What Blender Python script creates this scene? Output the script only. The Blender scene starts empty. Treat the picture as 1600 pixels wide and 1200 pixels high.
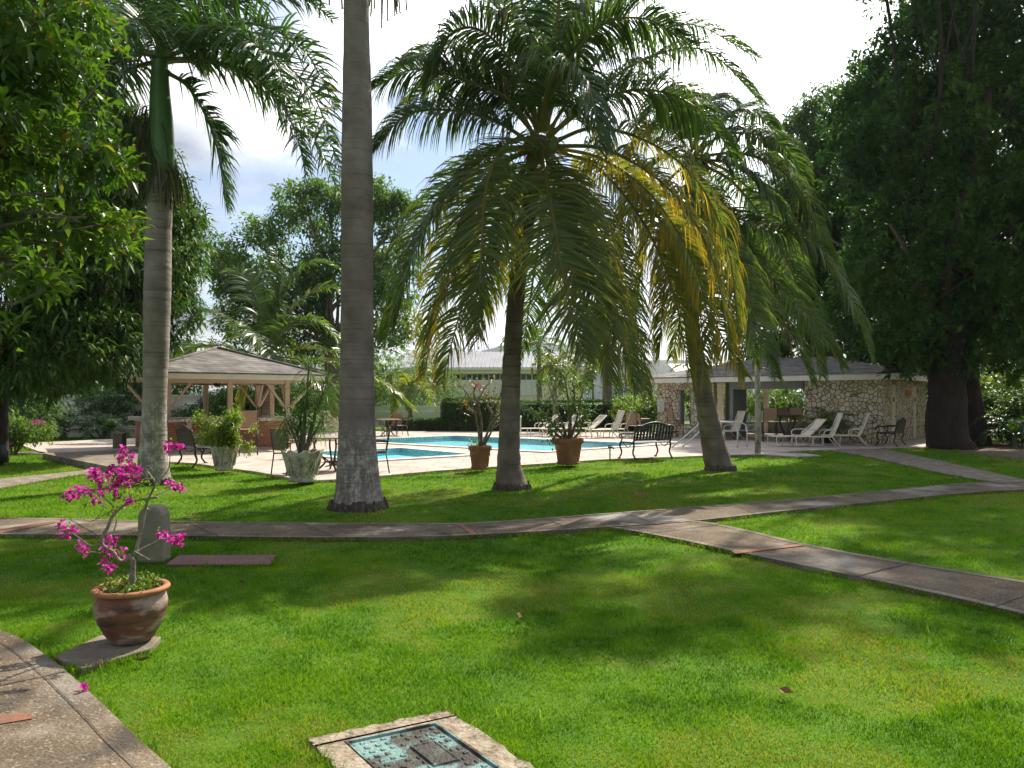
import bpy, bmesh, math, random
import numpy as np
from mathutils import Vector, Matrix, geometry
rng = np.random.default_rng(7)
random.seed(7)
R = math.radians
SC = bpy.context.scene
COL = SC.collection

# ------------------------------------------------------------------ camera, sky, sun, exposure
FPX, CX, HY, EYE = 1200.0, 800.0, 625.0, 1.6
cd = bpy.data.cameras.new('camera'); cam = bpy.data.objects.new('camera', cd); COL.objects.link(cam)
cam.location = (0, 0, EYE); cam.rotation_euler = (R(90), 0, 0)
cd.sensor_width = 36; cd.lens = 36 * FPX / 1600; cd.shift_y = 25 / 1600
cd.clip_start = 0.05; cd.clip_end = 5000
SC.camera = cam
SUN_AZ, SUN_EL = R(31), R(46)          # azimuth measured from +Y (view direction) towards +X
world = bpy.data.worlds.new('World'); SC.world = world; world.use_nodes = True
SC.view_settings.view_transform = 'Standard'; SC.view_settings.look = 'None'
SC.view_settings.gamma = 1; SC.view_settings.exposure = 0.78
def build_world():
    nt = world.node_tree; N = nt.nodes; L = nt.links; N.clear()
    out = N.new('ShaderNodeOutputWorld'); bg = N.new('ShaderNodeBackground')
    sky = N.new('ShaderNodeTexSky'); sky.sky_type = 'NISHITA'; sky.sun_disc = False
    sky.sun_elevation = SUN_EL; sky.sun_rotation = SUN_AZ
    sky.air_density = 1.0; sky.dust_density = 1.2; sky.ozone_density = 1.5
    tc = N.new('ShaderNodeTexCoord')
    sep = N.new('ShaderNodeSeparateXYZ'); L.new(tc.outputs['Generated'], sep.inputs[0])
    add = N.new('ShaderNodeMath'); add.operation = 'ADD'; add.inputs[1].default_value = 0.18; L.new(sep.outputs['Z'], add.inputs[0])
    mx = N.new('ShaderNodeMath'); mx.operation = 'MAXIMUM'; mx.inputs[1].default_value = 0.08; L.new(add.outputs[0], mx.inputs[0])
    dx = N.new('ShaderNodeMath'); dx.operation = 'DIVIDE'; L.new(sep.outputs['X'], dx.inputs[0]); L.new(mx.outputs[0], dx.inputs[1])
    dy = N.new('ShaderNodeMath'); dy.operation = 'DIVIDE'; L.new(sep.outputs['Y'], dy.inputs[0]); L.new(mx.outputs[0], dy.inputs[1])
    cb = N.new('ShaderNodeCombineXYZ'); L.new(dx.outputs[0], cb.inputs[0]); L.new(dy.outputs[0], cb.inputs[1]); cb.inputs[2].default_value = 3.7
    nz = N.new('ShaderNodeTexNoise'); nz.inputs['Scale'].default_value = 1.15; nz.inputs['Detail'].default_value = 9; nz.inputs['Roughness'].default_value = 0.58
    nz.inputs['Distortion'].default_value = 0.35
    L.new(cb.outputs[0], nz.inputs['Vector'])
    rp = N.new('ShaderNodeValToRGB'); rp.color_ramp.elements[0].position = 0.40; rp.color_ramp.elements[1].position = 0.55
    L.new(nz.outputs['Fac'], rp.inputs[0])
    nz2 = N.new('ShaderNodeTexNoise'); nz2.inputs['Scale'].default_value = 2.1; nz2.inputs['Detail'].default_value = 6
    L.new(cb.outputs[0], nz2.inputs['Vector'])
    cr = N.new('ShaderNodeValToRGB')
    cr.color_ramp.elements[0].position = 0.36; cr.color_ramp.elements[0].color = (0.36, 0.41, 0.51, 1)
    cr.color_ramp.elements[1].position = 0.60; cr.color_ramp.elements[1].color = (1.0, 1.0, 1.0, 1)
    L.new(nz2.outputs['Fac'], cr.inputs[0])
    # clouds scatter more light close to the sun
    sd = (math.sin(SUN_AZ) * math.cos(SUN_EL), math.cos(SUN_AZ) * math.cos(SUN_EL), math.sin(SUN_EL))
    vm = N.new('ShaderNodeVectorMath'); vm.operation = 'DOT_PRODUCT'; vm.inputs[1].default_value = sd; L.new(tc.outputs['Generated'], vm.inputs[0])
    mr = N.new('ShaderNodeMapRange'); mr.inputs['From Min'].default_value = 0.55; mr.inputs['From Max'].default_value = 1.0
    mr.inputs['To Min'].default_value = 5.2; mr.inputs['To Max'].default_value = 26.0; L.new(vm.outputs['Value'], mr.inputs['Value'])
    sc = N.new('ShaderNodeVectorMath'); sc.operation = 'SCALE'; L.new(cr.outputs['Color'], sc.inputs[0]); L.new(mr.outputs['Result'], sc.inputs['Scale'])
    mix = N.new('ShaderNodeMix'); mix.data_type = 'RGBA'
    L.new(rp.outputs['Color'], mix.inputs['Factor']); L.new(sky.outputs['Color'], mix.inputs['A']); L.new(sc.outputs[0], mix.inputs['B'])
    L.new(mix.outputs['Result'], bg.inputs['Color']); bg.inputs['Strength'].default_value = 0.095
    L.new(bg.outputs[0], out.inputs[0])
build_world()
sl = bpy.data.lights.new('sun', 'SUN'); sl.energy = 4.6; sl.angle = R(0.6); sl.color = (1.0, 0.93, 0.80)
sun = bpy.data.objects.new('sun', sl); COL.objects.link(sun)
sun.rotation_euler = (R(90) - SUN_EL, 0, math.pi - SUN_AZ)
_d = Vector((math.sin(SUN_AZ) * math.cos(SUN_EL), math.cos(SUN_AZ) * math.cos(SUN_EL), math.sin(SUN_EL)))
sun.rotation_euler = _d.to_track_quat('Z', 'Y').to_euler()

# ------------------------------------------------------------------ helpers
def W(px, py, d):
    return np.array(((px - CX) / FPX * d, d, EYE + (HY - py) / FPX * d))
def G(px, py, z=0.0):
    d = (EYE - z) * FPX / (py - HY)
    return np.array(((px - CX) / FPX * d, d, z))
def tag(o, label=None, cat=None, group=None, kind=None):
    if label: o['label'] = label
    if cat: o['category'] = cat
    if group: o['group'] = group
    if kind: o['kind'] = kind
    return o
def thing(name, label, cat, loc=(0, 0, 0), rz=0.0, group=None):
    o = bpy.data.objects.new(name, None); COL.objects.link(o)
    o.empty_display_size = 0.2
    o.location = [float(v) for v in loc]; o.rotation_euler = (0, 0, rz)
    return tag(o, label, cat, group)
def copy_tree(o, parent=None):
    c = o.copy(); COL.objects.link(c)
    if parent is not None:
        c.parent = parent
    for ch in list(o.children):
        copy_tree(ch, c)
    return c
def dup(o, label, loc, rz=0.0, scale=1.0):
    c = copy_tree(o); c.location = [float(v) for v in loc]; c.rotation_euler = (0, 0, rz); c.scale = (scale,) * 3
    c['label'] = label
    return c
def npmesh(name, V, F, m, parent=None, tint=None, smooth=False):
    V = np.asarray(V, dtype=np.float32); F = np.asarray(F, dtype=np.int32)
    me = bpy.data.meshes.new(name); k = F.shape[1]; n = F.shape[0]
    me.vertices.add(len(V)); me.vertices.foreach_set('co', V.ravel())
    me.loops.add(n * k); me.loops.foreach_set('vertex_index', F.ravel())
    me.polygons.add(n); me.polygons.foreach_set('loop_start', np.arange(0, n * k, k, dtype=np.int32))
    if smooth: me.polygons.foreach_set('use_smooth', np.ones(n, dtype=bool))
    if tint is not None:
        a = me.attributes.new('tint', 'FLOAT', 'POINT'); a.data.foreach_set('value', np.asarray(tint, dtype=np.float32))
    me.update(calc_edges=True); me.materials.append(m)
    o = bpy.data.objects.new(name, me); COL.objects.link(o)
    if parent is not None: o.parent = parent
    return o
def norm(a):
    return a / np.maximum(np.linalg.norm(a, axis=-1, keepdims=True), 1e-9)
_LAT = rng.random((64, 64, 64))
def vnoise(P, scale=1.0, off=0.0):
    """smooth value noise 0..1 for an (n,3) array"""
    Q = np.asarray(P, dtype=float) * scale + off
    i = np.floor(Q).astype(int); f = Q - i; f = f * f * (3 - 2 * f); r = 0
    for a in (0, 1):
        for b in (0, 1):
            for c in (0, 1):
                w = (f[:, 0] if a else 1 - f[:, 0]) * (f[:, 1] if b else 1 - f[:, 1]) * (f[:, 2] if c else 1 - f[:, 2])
                r = r + w * _LAT[(i[:, 0] + a) % 64, (i[:, 1] + b) % 64, (i[:, 2] + c) % 64]
    return r
class MB:
    """collects shapes; build() links them as one mesh object"""
    def __init__(s): s.v = []; s.f = []; s.sm = []
    def add(s, V, F, smooth=False):
        n = len(s.v); s.v.extend([tuple(float(c) for c in p) for p in V])
        for f in F: s.f.append([i + n for i in f]); s.sm.append(smooth)
        return s
    def box(s, c, size, rz=0.0, rx=0.0, ry=0.0):
        M = Matrix.Rotation(rz, 3, 'Z') @ Matrix.Rotation(ry, 3, 'Y') @ Matrix.Rotation(rx, 3, 'X')
        V = [Vector(c) + M @ Vector((sx * size[0] / 2, sy * size[1] / 2, sz * size[2] / 2)) for sx in (-1, 1) for sy in (-1, 1) for sz in (-1, 1)]
        return s.add(V, [(0, 1, 3, 2), (4, 6, 7, 5), (0, 4, 5, 1), (2, 3, 7, 6), (0, 2, 6, 4), (1, 5, 7, 3)])
    def bar(s, a, b, w, h=None, up=(0, 0, 1)):
        a = Vector(a); b = Vector(b); h = h or w; t = (b - a).normalized()
        u = Vector(up); x = t.cross(u)
        if x.length < 1e-4: x = t.cross(Vector((1, 0, 0)))
        x.normalize(); y = x.cross(t)
        V = [p + x * (sx * w / 2) + y * (sy * h / 2) for p in (a, b) for sx in (-1, 1) for sy in (-1, 1)]
        return s.add(V, [(0, 1, 3, 2), (4, 6, 7, 5), (0, 4, 5, 1), (2, 3, 7, 6), (0, 2, 6, 4), (1, 5, 7, 3)])
    def tube(s, pts, rad, n=8, cap=True, wob=0.0):
        pts = [Vector([float(c) for c in p]) for p in pts]; m = len(pts)
        if not hasattr(rad, '__len__'): rad = [rad] * m
        t0 = (pts[1] - pts[0]).normalized()
        x = t0.cross(Vector((0.13, 0.97, 0.2)));
        if x.length < 1e-3: x = t0.cross(Vector((1, 0, 0)))
        x.normalize(); V = []; F = []
        for i, p in enumerate(pts):
            t = (pts[min(i + 1, m - 1)] - pts[max(i - 1, 0)]).normalized()
            x = (x - t * x.dot(t)).normalized(); y = t.cross(x)
            for k in range(n):
                a = 2 * math.pi * k / n
                r = rad[i] * (1 + (random.uniform(-wob, wob) if wob else 0))
                V.append(p + (x * math.cos(a) + y * math.sin(a)) * r)
        for i in range(m - 1):
            for k in range(n):
                F.append((i * n + k, i * n + (k + 1) % n, (i + 1) * n + (k + 1) % n, (i + 1) * n + k))
        s.add(V, F, True)
        if cap:
            b = len(s.v) - len(V)
            s.f.append([b + k for k in range(n)][::-1]); s.sm.append(False)
            s.f.append([b + (m - 1) * n + k for k in range(n)]); s.sm.append(False)
        return s
    def lathe(s, prof, n=32, c=(0, 0, 0), lobes=0, amp=None, rot=0.0, square=0.0):
        V = []; F = []; m = len(prof)
        for i, (r, z) in enumerate(prof):
            for k in range(n):
                a = 2 * math.pi * k / n; rr = r; zz = z
                if lobes and amp: 
                    w = math.cos(lobes * a); rr = r * (1 + amp[i][0] * w); zz = z + amp[i][1] * w
                if square: rr *= 1 + square * (abs(math.sin(2 * a)) ** 2)
                V.append((c[0] + rr * math.cos(a + rot), c[1] + rr * math.sin(a + rot), c[2] + zz))
        for i in range(m - 1):
            for k in range(n):
                F.append((i * n + k, i * n + (k + 1) % n, (i + 1) * n + (k + 1) % n, (i + 1) * n + k))
        return s.add(V, F, True)
    def prism(s, poly, z0, z1):
        n = len(poly); V = [(p[0], p[1], z0) for p in poly] + [(p[0], p[1], z1) for p in poly]
        a = sum(poly[i][0] * poly[(i + 1) % n][1] - poly[(i + 1) % n][0] * poly[i][1] for i in range(n))
        F = [tuple(range(n, 2 * n)), tuple(range(n))[::-1]] + [(i, (i + 1) % n, n + (i + 1) % n, n + i) for i in range(n)]
        if a < 0: F = [f[::-1] for f in F]
        return s.add(V, F)
    def build(s, name, m, parent=None, bevel=0.0, org=None):
        me = bpy.data.meshes.new(name); V = s.v
        if org is not None: V = [(p[0] - org[0], p[1] - org[1], p[2] - org[2]) for p in V]
        me.from_pydata(V, [], s.f); me.polygons.foreach_set('use_smooth', s.sm); me.update(); me.materials.append(m)
        o = bpy.data.objects.new(name, me); COL.objects.link(o)
        if parent is not None: o.parent = parent
        if bevel:
            b = o.modifiers.new('bevel', 'BEVEL'); b.width = bevel; b.segments = 2; b.limit_method = 'ANGLE'; b.angle_limit = R(40)
        return o
def spline(P, n):
    """Catmull-Rom through the control points, n samples equally spaced along it"""
    P = np.asarray(P, dtype=float); Q = np.vstack([2 * P[0] - P[1], P, 2 * P[-1] - P[-2]]); out = []
    for i in range(1, len(Q) - 2):
        for t in np.linspace(0, 1, 16, endpoint=False):
            a, b, c, d = Q[i - 1], Q[i], Q[i + 1], Q[i + 2]
            out.append(0.5 * (2 * b + (c - a) * t + (2 * a - 5 * b + 4 * c - d) * t * t + (3 * b - a - 3 * c + d) * t ** 3))
    out.append(P[-1]); out = np.array(out)
    s = np.concatenate([[0], np.cumsum(np.linalg.norm(np.diff(out, axis=0), axis=1))])
    u = np.linspace(0, s[-1], n)
    return np.stack([np.interp(u, s, out[:, k]) for k in range(out.shape[1])], 1)

# ------------------------------------------------------------------ materials
def newmat(name):
    m = bpy.data.materials.new(name); m.use_nodes = True; nt = m.node_tree; nt.nodes.clear()
    out = nt.nodes.new('ShaderNodeOutputMaterial'); return m, nt, nt.nodes, nt.links, out
def ramp(N, stops):
    r = N.new('ShaderNodeValToRGB'); e = r.color_ramp.elements
    while len(e) < len(stops): e.new(0.5)
    for i, (p, c) in enumerate(stops): e[i].position = p; e[i].color = (*c, 1)
    return r
def pmat(name, stops, scale=4.0, rough=0.7, bump=0.0, bscale=None, detail=6, metal=0.0, spec=0.4, stretch=(1, 1, 1), speck=None, coord='Object'):
    """noise-mixed principled material; speck = (scale, lo, hi, colour, amount) adds spots"""
    m, nt, N, L, out = newmat(name)
    p = N.new('ShaderNodeBsdfPrincipled'); L.new(p.outputs[0], out.inputs[0])
    p.inputs['Roughness'].default_value = rough; p.inputs['Metallic'].default_value = metal; p.inputs['Specular IOR Level'].default_value = spec
    tc = N.new('ShaderNodeTexCoord'); mp = N.new('ShaderNodeMapping'); mp.inputs['Scale'].default_value = stretch
    L.new(tc.outputs[coord], mp.inputs[0])
    nz = N.new('ShaderNodeTexNoise'); nz.inputs['Scale'].default_value = scale; nz.inputs['Detail'].default_value = detail; nz.inputs['Roughness'].default_value = 0.62
    L.new(mp.outputs[0], nz.inputs['Vector']); r = ramp(N, stops); L.new(nz.outputs['Fac'], r.inputs[0]); c = r.outputs['Color']
    if speck:
        for (ss, lo, hi, colr, amt) in (speck if isinstance(speck, list) else [speck]):
            n2 = N.new('ShaderNodeTexNoise'); n2.inputs['Scale'].default_value = ss; n2.inputs['Detail'].default_value = 5; L.new(mp.outputs[0], n2.inputs['Vector'])
            mr = N.new('ShaderNodeMapRange'); mr.inputs['From Min'].default_value = lo; mr.inputs['From Max'].default_value = hi; mr.inputs['To Max'].default_value = amt
            L.new(n2.outputs['Fac'], mr.inputs['Value'])
            mx = N.new('ShaderNodeMix'); mx.data_type = 'RGBA'; L.new(mr.outputs[0], mx.inputs['Factor']); L.new(c, mx.inputs['A']); mx.inputs['B'].default_value = (*colr, 1)
            c = mx.outputs['Result']
    L.new(c, p.inputs['Base Color'])
    if bump:
        nb = N.new('ShaderNodeTexNoise'); nb.inputs['Scale'].default_value = bscale or scale * 4; nb.inputs['Detail'].default_value = 6; L.new(mp.outputs[0], nb.inputs['Vector'])
        b = N.new('ShaderNodeBump'); b.inputs['Strength'].default_value = bump; b.inputs['Distance'].default_value = 0.02; L.new(nb.outputs['Fac'], b.inputs['Height']); L.new(b.outputs[0], p.inputs['Normal'])
    return m
def leafmat(name, stops, trans=0.4, rough=0.42, spec=0.45, tcol=(1.25, 1.35, 0.55)):
    """leaf: tint attribute picks the colour, part of the light passes through"""
    m, nt, N, L, out = newmat(name)
    at = N.new('ShaderNodeAttribute'); at.attribute_name = 'tint'
    r = ramp(N, stops); L.new(at.outputs['Fac'], r.inputs[0])
    p = N.new('ShaderNodeBsdfPrincipled'); p.inputs['Roughness'].default_value = rough; p.inputs['Specular IOR Level'].default_value = spec
    L.new(r.outputs['Color'], p.inputs['Base Color'])
    t = N.new('ShaderNodeBsdfTranslucent')
    ml = N.new('ShaderNodeMix'); ml.data_type = 'RGBA'; ml.blend_type = 'MULTIPLY'; ml.inputs['Factor'].default_value = 1
    L.new(r.outputs['Color'], ml.inputs['A']); ml.inputs['B'].default_value = (*tcol, 1); L.new(ml.outputs['Result'], t.inputs['Color'])
    mx = N.new('ShaderNodeMixShader'); mx.inputs[0].default_value = trans; L.new(p.outputs[0], mx.inputs[1]); L.new(t.outputs[0], mx.inputs[2]); L.new(mx.outputs[0], out.inputs[0])
    return m
def brickmat(name, c1, c2, mortar, bw, bh, ms, rough=0.85, zs=1.0, bump=0.4, axis='wall', off=0.5, noise_amt=0.35):
    """courses laid on local axes: axis 'wall' runs (x+y, z); 'floor' runs (x, y)"""
    m, nt, N, L, out = newmat(name)
    p = N.new('ShaderNodeBsdfPrincipled'); L.new(p.outputs[0], out.inputs[0]); p.inputs['Roughness'].default_value = rough; p.inputs['Specular IOR Level'].default_value = 0.25
    tc = N.new('ShaderNodeTexCoord'); sp = N.new('ShaderNodeSeparateXYZ'); L.new(tc.outputs['Object'], sp.inputs[0]); cb = N.new('ShaderNodeCombineXYZ')
    if axis == 'wall':
        a = N.new('ShaderNodeMath'); a.operation = 'ADD'; L.new(sp.outputs[0], a.inputs[0]); L.new(sp.outputs[1], a.inputs[1])
        z = N.new('ShaderNodeMath'); z.operation = 'MULTIPLY'; z.inputs[1].default_value = zs; L.new(sp.outputs[2], z.inputs[0])
        L.new(a.outputs[0], cb.inputs[0]); L.new(z.outputs[0], cb.inputs[1])
    else:
        L.new(sp.outputs[0], cb.inputs[0]); L.new(sp.outputs[1], cb.inputs[1])
    b = N.new('ShaderNodeTexBrick'); b.inputs['Scale'].default_value = 1; b.inputs['Brick Width'].default_value = bw; b.inputs['Row Height'].default_value = bh
    b.inputs['Mortar Size'].default_value = ms; b.inputs['Mortar Smooth'].default_value = 0.2; b.offset = off
    b.inputs['Color1'].default_value = (*c1, 1); b.inputs['Color2'].default_value = (*c2, 1); b.inputs['Mortar'].default_value = (*mortar, 1)
    L.new(cb.outputs[0], b.inputs['Vector'])
    nz = N.new('ShaderNodeTexNoise'); nz.inputs['Scale'].default_value = 2.2; nz.inputs['Detail'].default_value = 8; L.new(tc.outputs['Object'], nz.inputs['Vector'])
    r = ramp(N, [(0.3, (1 - noise_amt,) * 3), (0.7, (1 + noise_amt * 0.4,) * 3)]); L.new(nz.outputs['Fac'], r.inputs[0])
    mx = N.new('ShaderNodeMix'); mx.data_type = 'RGBA'; mx.blend_type = 'MULTIPLY'; mx.inputs['Factor'].default_value = 1
    L.new(b.outputs['Color'], mx.inputs['A']); L.new(r.outputs['Color'], mx.inputs['B']); L.new(mx.outputs['Result'], p.inputs['Base Color'])
    bp = N.new('ShaderNodeBump'); bp.inputs['Strength'].default_value = bump; bp.inputs['Distance'].default_value = 0.01; bp.invert = True
    L.new(b.outputs['Fac'], bp.inputs['Height']); L.new(bp.outputs[0], p.inputs['Normal'])
    return m
def stonemat(name):
    m, nt, N, L, out = newmat(name)
    p = N.new('ShaderNodeBsdfPrincipled'); L.new(p.outputs[0], out.inputs[0]); p.inputs['Roughness'].default_value = 0.9; p.inputs['Specular IOR Level'].default_value = 0.2
    tc = N.new('ShaderNodeTexCoord')
    nz = N.new('ShaderNodeTexNoise'); nz.inputs['Scale'].default_value = 3; L.new(tc.outputs['Object'], nz.inputs['Vector'])
    va = N.new('ShaderNodeVectorMath'); va.operation = 'SCALE'; va.inputs['Scale'].default_value = 0.16; L.new(nz.outputs['Color'], va.inputs[0])
    vb = N.new('ShaderNodeVectorMath'); vb.operation = 'ADD'; L.new(tc.outputs['Object'], vb.inputs[0]); L.new(va.outputs[0], vb.inputs[1])
    v = N.new('ShaderNodeTexVoronoi'); v.feature = 'DISTANCE_TO_EDGE'; v.inputs['Scale'].default_value = 6.2; v.inputs['Randomness'].default_value = 0.9; L.new(vb.outputs[0], v.inputs['Vector'])
    v2 = N.new('ShaderNodeTexVoronoi'); v2.feature = 'F1'; v2.inputs['Scale'].default_value = 6.2; v2.inputs['Randomness'].default_value = 0.9; L.new(vb.outputs[0], v2.inputs['Vector'])
    sp = N.new('ShaderNodeSeparateColor'); L.new(v2.outputs['Color'], sp.inputs[0])
    r = ramp(N, [(0.0, (0.46, 0.36, 0.23)), (0.5, (0.62, 0.53, 0.38)), (1.0, (0.72, 0.64, 0.49))]); L.new(sp.outputs[0], r.inputs[0])
    e = ramp(N, [(0.03, (0, 0, 0)), (0.085, (1, 1, 1))]); L.new(v.outputs['Distance'], e.inputs[0])
    mx = N.new('ShaderNodeMix'); mx.data_type = 'RGBA'; L.new(e.outputs['Color'], mx.inputs['Factor']); mx.inputs['A'].default_value = (0.17, 0.12, 0.07, 1); L.new(r.outputs['Color'], mx.inputs['B'])
    L.new(mx.outputs['Result'], p.inputs['Base Color'])
    bp = N.new('ShaderNodeBump'); bp.inputs['Strength'].default_value = 0.9; bp.inputs['Distance'].default_value = 0.03; L.new(e.outputs['Color'], bp.inputs['Height']); L.new(bp.outputs[0], p.inputs['Normal'])
    return m
def watermat(name, col):
    m, nt, N, L, out = newmat(name)
    t = N.new('ShaderNodeBsdfTransparent'); t.inputs[0].default_value = (*col, 1)
    g = N.new('ShaderNodeBsdfGlossy'); g.inputs['Roughness'].default_value = 0.03
    tc = N.new('ShaderNodeTexCoord'); nz = N.new('ShaderNodeTexNoise'); nz.inputs['Scale'].default_value = 4.5; nz.inputs['Detail'].default_value = 4; L.new(tc.outputs['Object'], nz.inputs['Vector'])
    b = N.new('ShaderNodeBump'); b.inputs['Strength'].default_value = 0.6; b.inputs['Distance'].default_value = 0.05; L.new(nz.outputs['Fac'], b.inputs['Height'])
    f = N.new('ShaderNodeFresnel'); f.inputs['IOR'].default_value = 1.2; L.new(b.outputs[0], f.inputs['Normal']); L.new(b.outputs[0], g.inputs['Normal'])
    wr_ = N.new('ShaderNodeMath'); wr_.operation = 'MULTIPLY'; wr_.inputs[1].default_value = 0.55; L.new(f.outputs[0], wr_.inputs[0])      # ripples tilt the surface and weaken the grazing mirror
    mx = N.new('ShaderNodeMixShader'); L.new(wr_.outputs[0], mx.inputs[0]); L.new(t.outputs[0], mx.inputs[1]); L.new(g.outputs[0], mx.inputs[2]); L.new(mx.outputs[0], out.inputs[0])
    return m
def trunkmat(name, base, ringcol, rscale, lichen=None, ringamt=0.7, zdist=1.0, rough=0.85, amt=1.0):
    """palm bark: rings along z, optional pale lichen that thins out above zdist metres"""
    m, nt, N, L, out = newmat(name)
    p = N.new('ShaderNodeBsdfPrincipled'); L.new(p.outputs[0], out.inputs[0]); p.inputs['Roughness'].default_value = rough; p.inputs['Specular IOR Level'].default_value = 0.2
    tc = N.new('ShaderNodeTexCoord'); sp = N.new('ShaderNodeSeparateXYZ'); L.new(tc.outputs['Object'], sp.inputs[0])
    nz = N.new('ShaderNodeTexNoise'); nz.inputs['Scale'].default_value = 3.0; nz.inputs['Detail'].default_value = 8; L.new(tc.outputs['Object'], nz.inputs['Vector'])
    r = ramp(N, [(0.3, base[0]), (0.55, base[1]), (0.75, base[2])]); L.new(nz.outputs['Fac'], r.inputs[0])
    mp = N.new('ShaderNodeMapping'); mp.inputs['Scale'].default_value = (0.35, 0.35, rscale); L.new(tc.outputs['Object'], mp.inputs[0])
    wv = N.new('ShaderNodeTexNoise'); wv.inputs['Scale'].default_value = 1.0; wv.inputs['Detail'].default_value = 3; wv.inputs['Roughness'].default_value = 0.7; L.new(mp.outputs[0], wv.inputs['Vector'])
    rr = ramp(N, [(0.36, (1, 1, 1)), (0.46, (0, 0, 0))]); L.new(wv.outputs['Fac'], rr.inputs[0])
    ma = N.new('ShaderNodeMath'); ma.operation = 'MULTIPLY'; ma.inputs[1].default_value = ringamt; L.new(rr.outputs['Color'], ma.inputs[0])
    mx = N.new('ShaderNodeMix'); mx.data_type = 'RGBA'; L.new(ma.outputs[0], mx.inputs['Factor']); L.new(r.outputs['Color'], mx.inputs['A']); mx.inputs['B'].default_value = (*ringcol, 1)
    c = mx.outputs['Result']
    if lichen:
        mp2 = N.new('ShaderNodeMapping'); mp2.inputs['Scale'].default_value = (1, 1, 0.55); L.new(tc.outputs['Object'], mp2.inputs[0])
        n2 = N.new('ShaderNodeTexNoise'); n2.inputs['Scale'].default_value = 10.0; n2.inputs['Detail'].default_value = 12; n2.inputs['Roughness'].default_value = 0.86; L.new(mp2.outputs[0], n2.inputs['Vector'])
        zz = N.new('ShaderNodeMapRange'); zz.inputs['From Min'].default_value = zdist * 0.55; zz.inputs['From Max'].default_value = zdist; zz.inputs['To Min'].default_value = 0.0; zz.inputs['To Max'].default_value = 0.28
        L.new(sp.outputs[2], zz.inputs['Value'])
        su = N.new('ShaderNodeMath'); su.operation = 'SUBTRACT'; L.new(n2.outputs['Fac'], su.inputs[0]); L.new(zz.outputs[0], su.inputs[1])
        lr = ramp(N, [(0.49, (0, 0, 0)), (0.56, (1, 1, 1))]); L.new(su.outputs[0], lr.inputs[0])
        la = N.new('ShaderNodeMath'); la.operation = 'MULTIPLY'; la.inputs[1].default_value = amt; L.new(lr.outputs['Color'], la.inputs[0])
        m2 = N.new('ShaderNodeMix'); m2.data_type = 'RGBA'; L.new(la.outputs[0], m2.inputs['Factor']); L.new(c, m2.inputs['A']); m2.inputs['B'].default_value = (*lichen, 1); c = m2.outputs['Result']
    L.new(c, p.inputs['Base Color'])
    ad = N.new('ShaderNodeMath'); ad.operation = 'ADD'; L.new(wv.outputs['Fac'], ad.inputs[0]); L.new(nz.outputs['Fac'], ad.inputs[1])
    b = N.new('ShaderNodeBump'); b.inputs['Strength'].default_value = 0.7; b.inputs['Distance'].default_value = 0.03; L.new(ad.outputs[0], b.inputs['Height']); L.new(b.outputs[0], p.inputs['Normal'])
    return m
M = {}
M['lawn'] = pmat('lawn_turf', [(0.3, (0.05, 0.11, 0.012)), (0.55, (0.085, 0.17, 0.016)), (0.75, (0.16, 0.17, 0.04))], 1.2, 0.9, 0.6, 60, 8, spec=0.1)
M['blade'] = leafmat('grass_blade', [(0.0, (0.045, 0.125, 0.006)), (0.35, (0.105, 0.235, 0.008)), (0.7, (0.185, 0.305, 0.014)), (0.85, (0.28, 0.26, 0.065)), (1.0, (0.36, 0.27, 0.12))], 0.45, 0.7, 0.1, (1.5, 1.5, 0.5))
M['path'] = pmat('washed_aggregate', [(0.25, (0.075, 0.053, 0.033)), (0.5, (0.145, 0.107, 0.070)), (0.75, (0.26, 0.205, 0.14))], 1.1, 0.9, 0.8, 60, 10, spec=0.2,
                 speck=[(55, 0.55, 0.72, (0.42, 0.36, 0.28), 0.7), (2.4, 0.56, 0.7, (0.05, 0.045, 0.04), 0.75), (0.55, 0.53, 0.63, (0.42, 0.385, 0.335), 0.65)])
M['kerb'] = pmat('path_border', [(0.3, (0.12, 0.095, 0.07)), (0.55, (0.24, 0.20, 0.155)), (0.8, (0.36, 0.32, 0.26))], 2.2, 0.9, 0.6, 50, 10, spec=0.2, speck=[(2.4, 0.54, 0.68, (0.07, 0.06, 0.05), 0.75), (60, 0.55, 0.7, (0.4, 0.35, 0.28), 0.5)])
M['slab'] = pmat('old_concrete', [(0.3, (0.13, 0.10, 0.075)), (0.55, (0.24, 0.20, 0.15)), (0.75, (0.36, 0.31, 0.25))], 4, 0.92, 0.5, 40, 10, spec=0.2)
M['oldstone'] = pmat('weathered_frame_concrete', [(0.3, (0.15, 0.115, 0.08)), (0.5, (0.31, 0.25, 0.18)), (0.7, (0.45, 0.38, 0.29))], 9, 0.95, 1.0, 38, 10, spec=0.15, speck=(22, 0.56, 0.68, (0.12, 0.09, 0.06), 0.8))
M['terra'] = pmat('terracotta_tile', [(0.3, (0.17, 0.07, 0.04)), (0.7, (0.32, 0.135, 0.075))], 6, 0.85, 0.4, 30, speck=(5, 0.52, 0.66, (0.13, 0.10, 0.075), 0.7))
M['terrapot'] = pmat('terracotta_pot', [(0.3, (0.21, 0.085, 0.045)), (0.55, (0.33, 0.14, 0.075)), (0.8, (0.42, 0.22, 0.13))], 3.2, 0.8, 0.25, 30, speck=(5, 0.58, 0.75, (0.50, 0.36, 0.26), 0.5))
M['oldpot'] = pmat('weathered_clay', [(0.3, (0.075, 0.04, 0.028)), (0.47, (0.17, 0.07, 0.042)), (0.62, (0.25, 0.115, 0.075)), (0.8, (0.33, 0.19, 0.14))], 3.4, 0.75, 0.3, 26, 8, stretch=(1, 1, 2.2),
                   speck=[(4.2, 0.49, 0.57, (0.42, 0.33, 0.28), 0.65), (6, 0.53, 0.66, (0.03, 0.022, 0.016), 0.75)])
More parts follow.
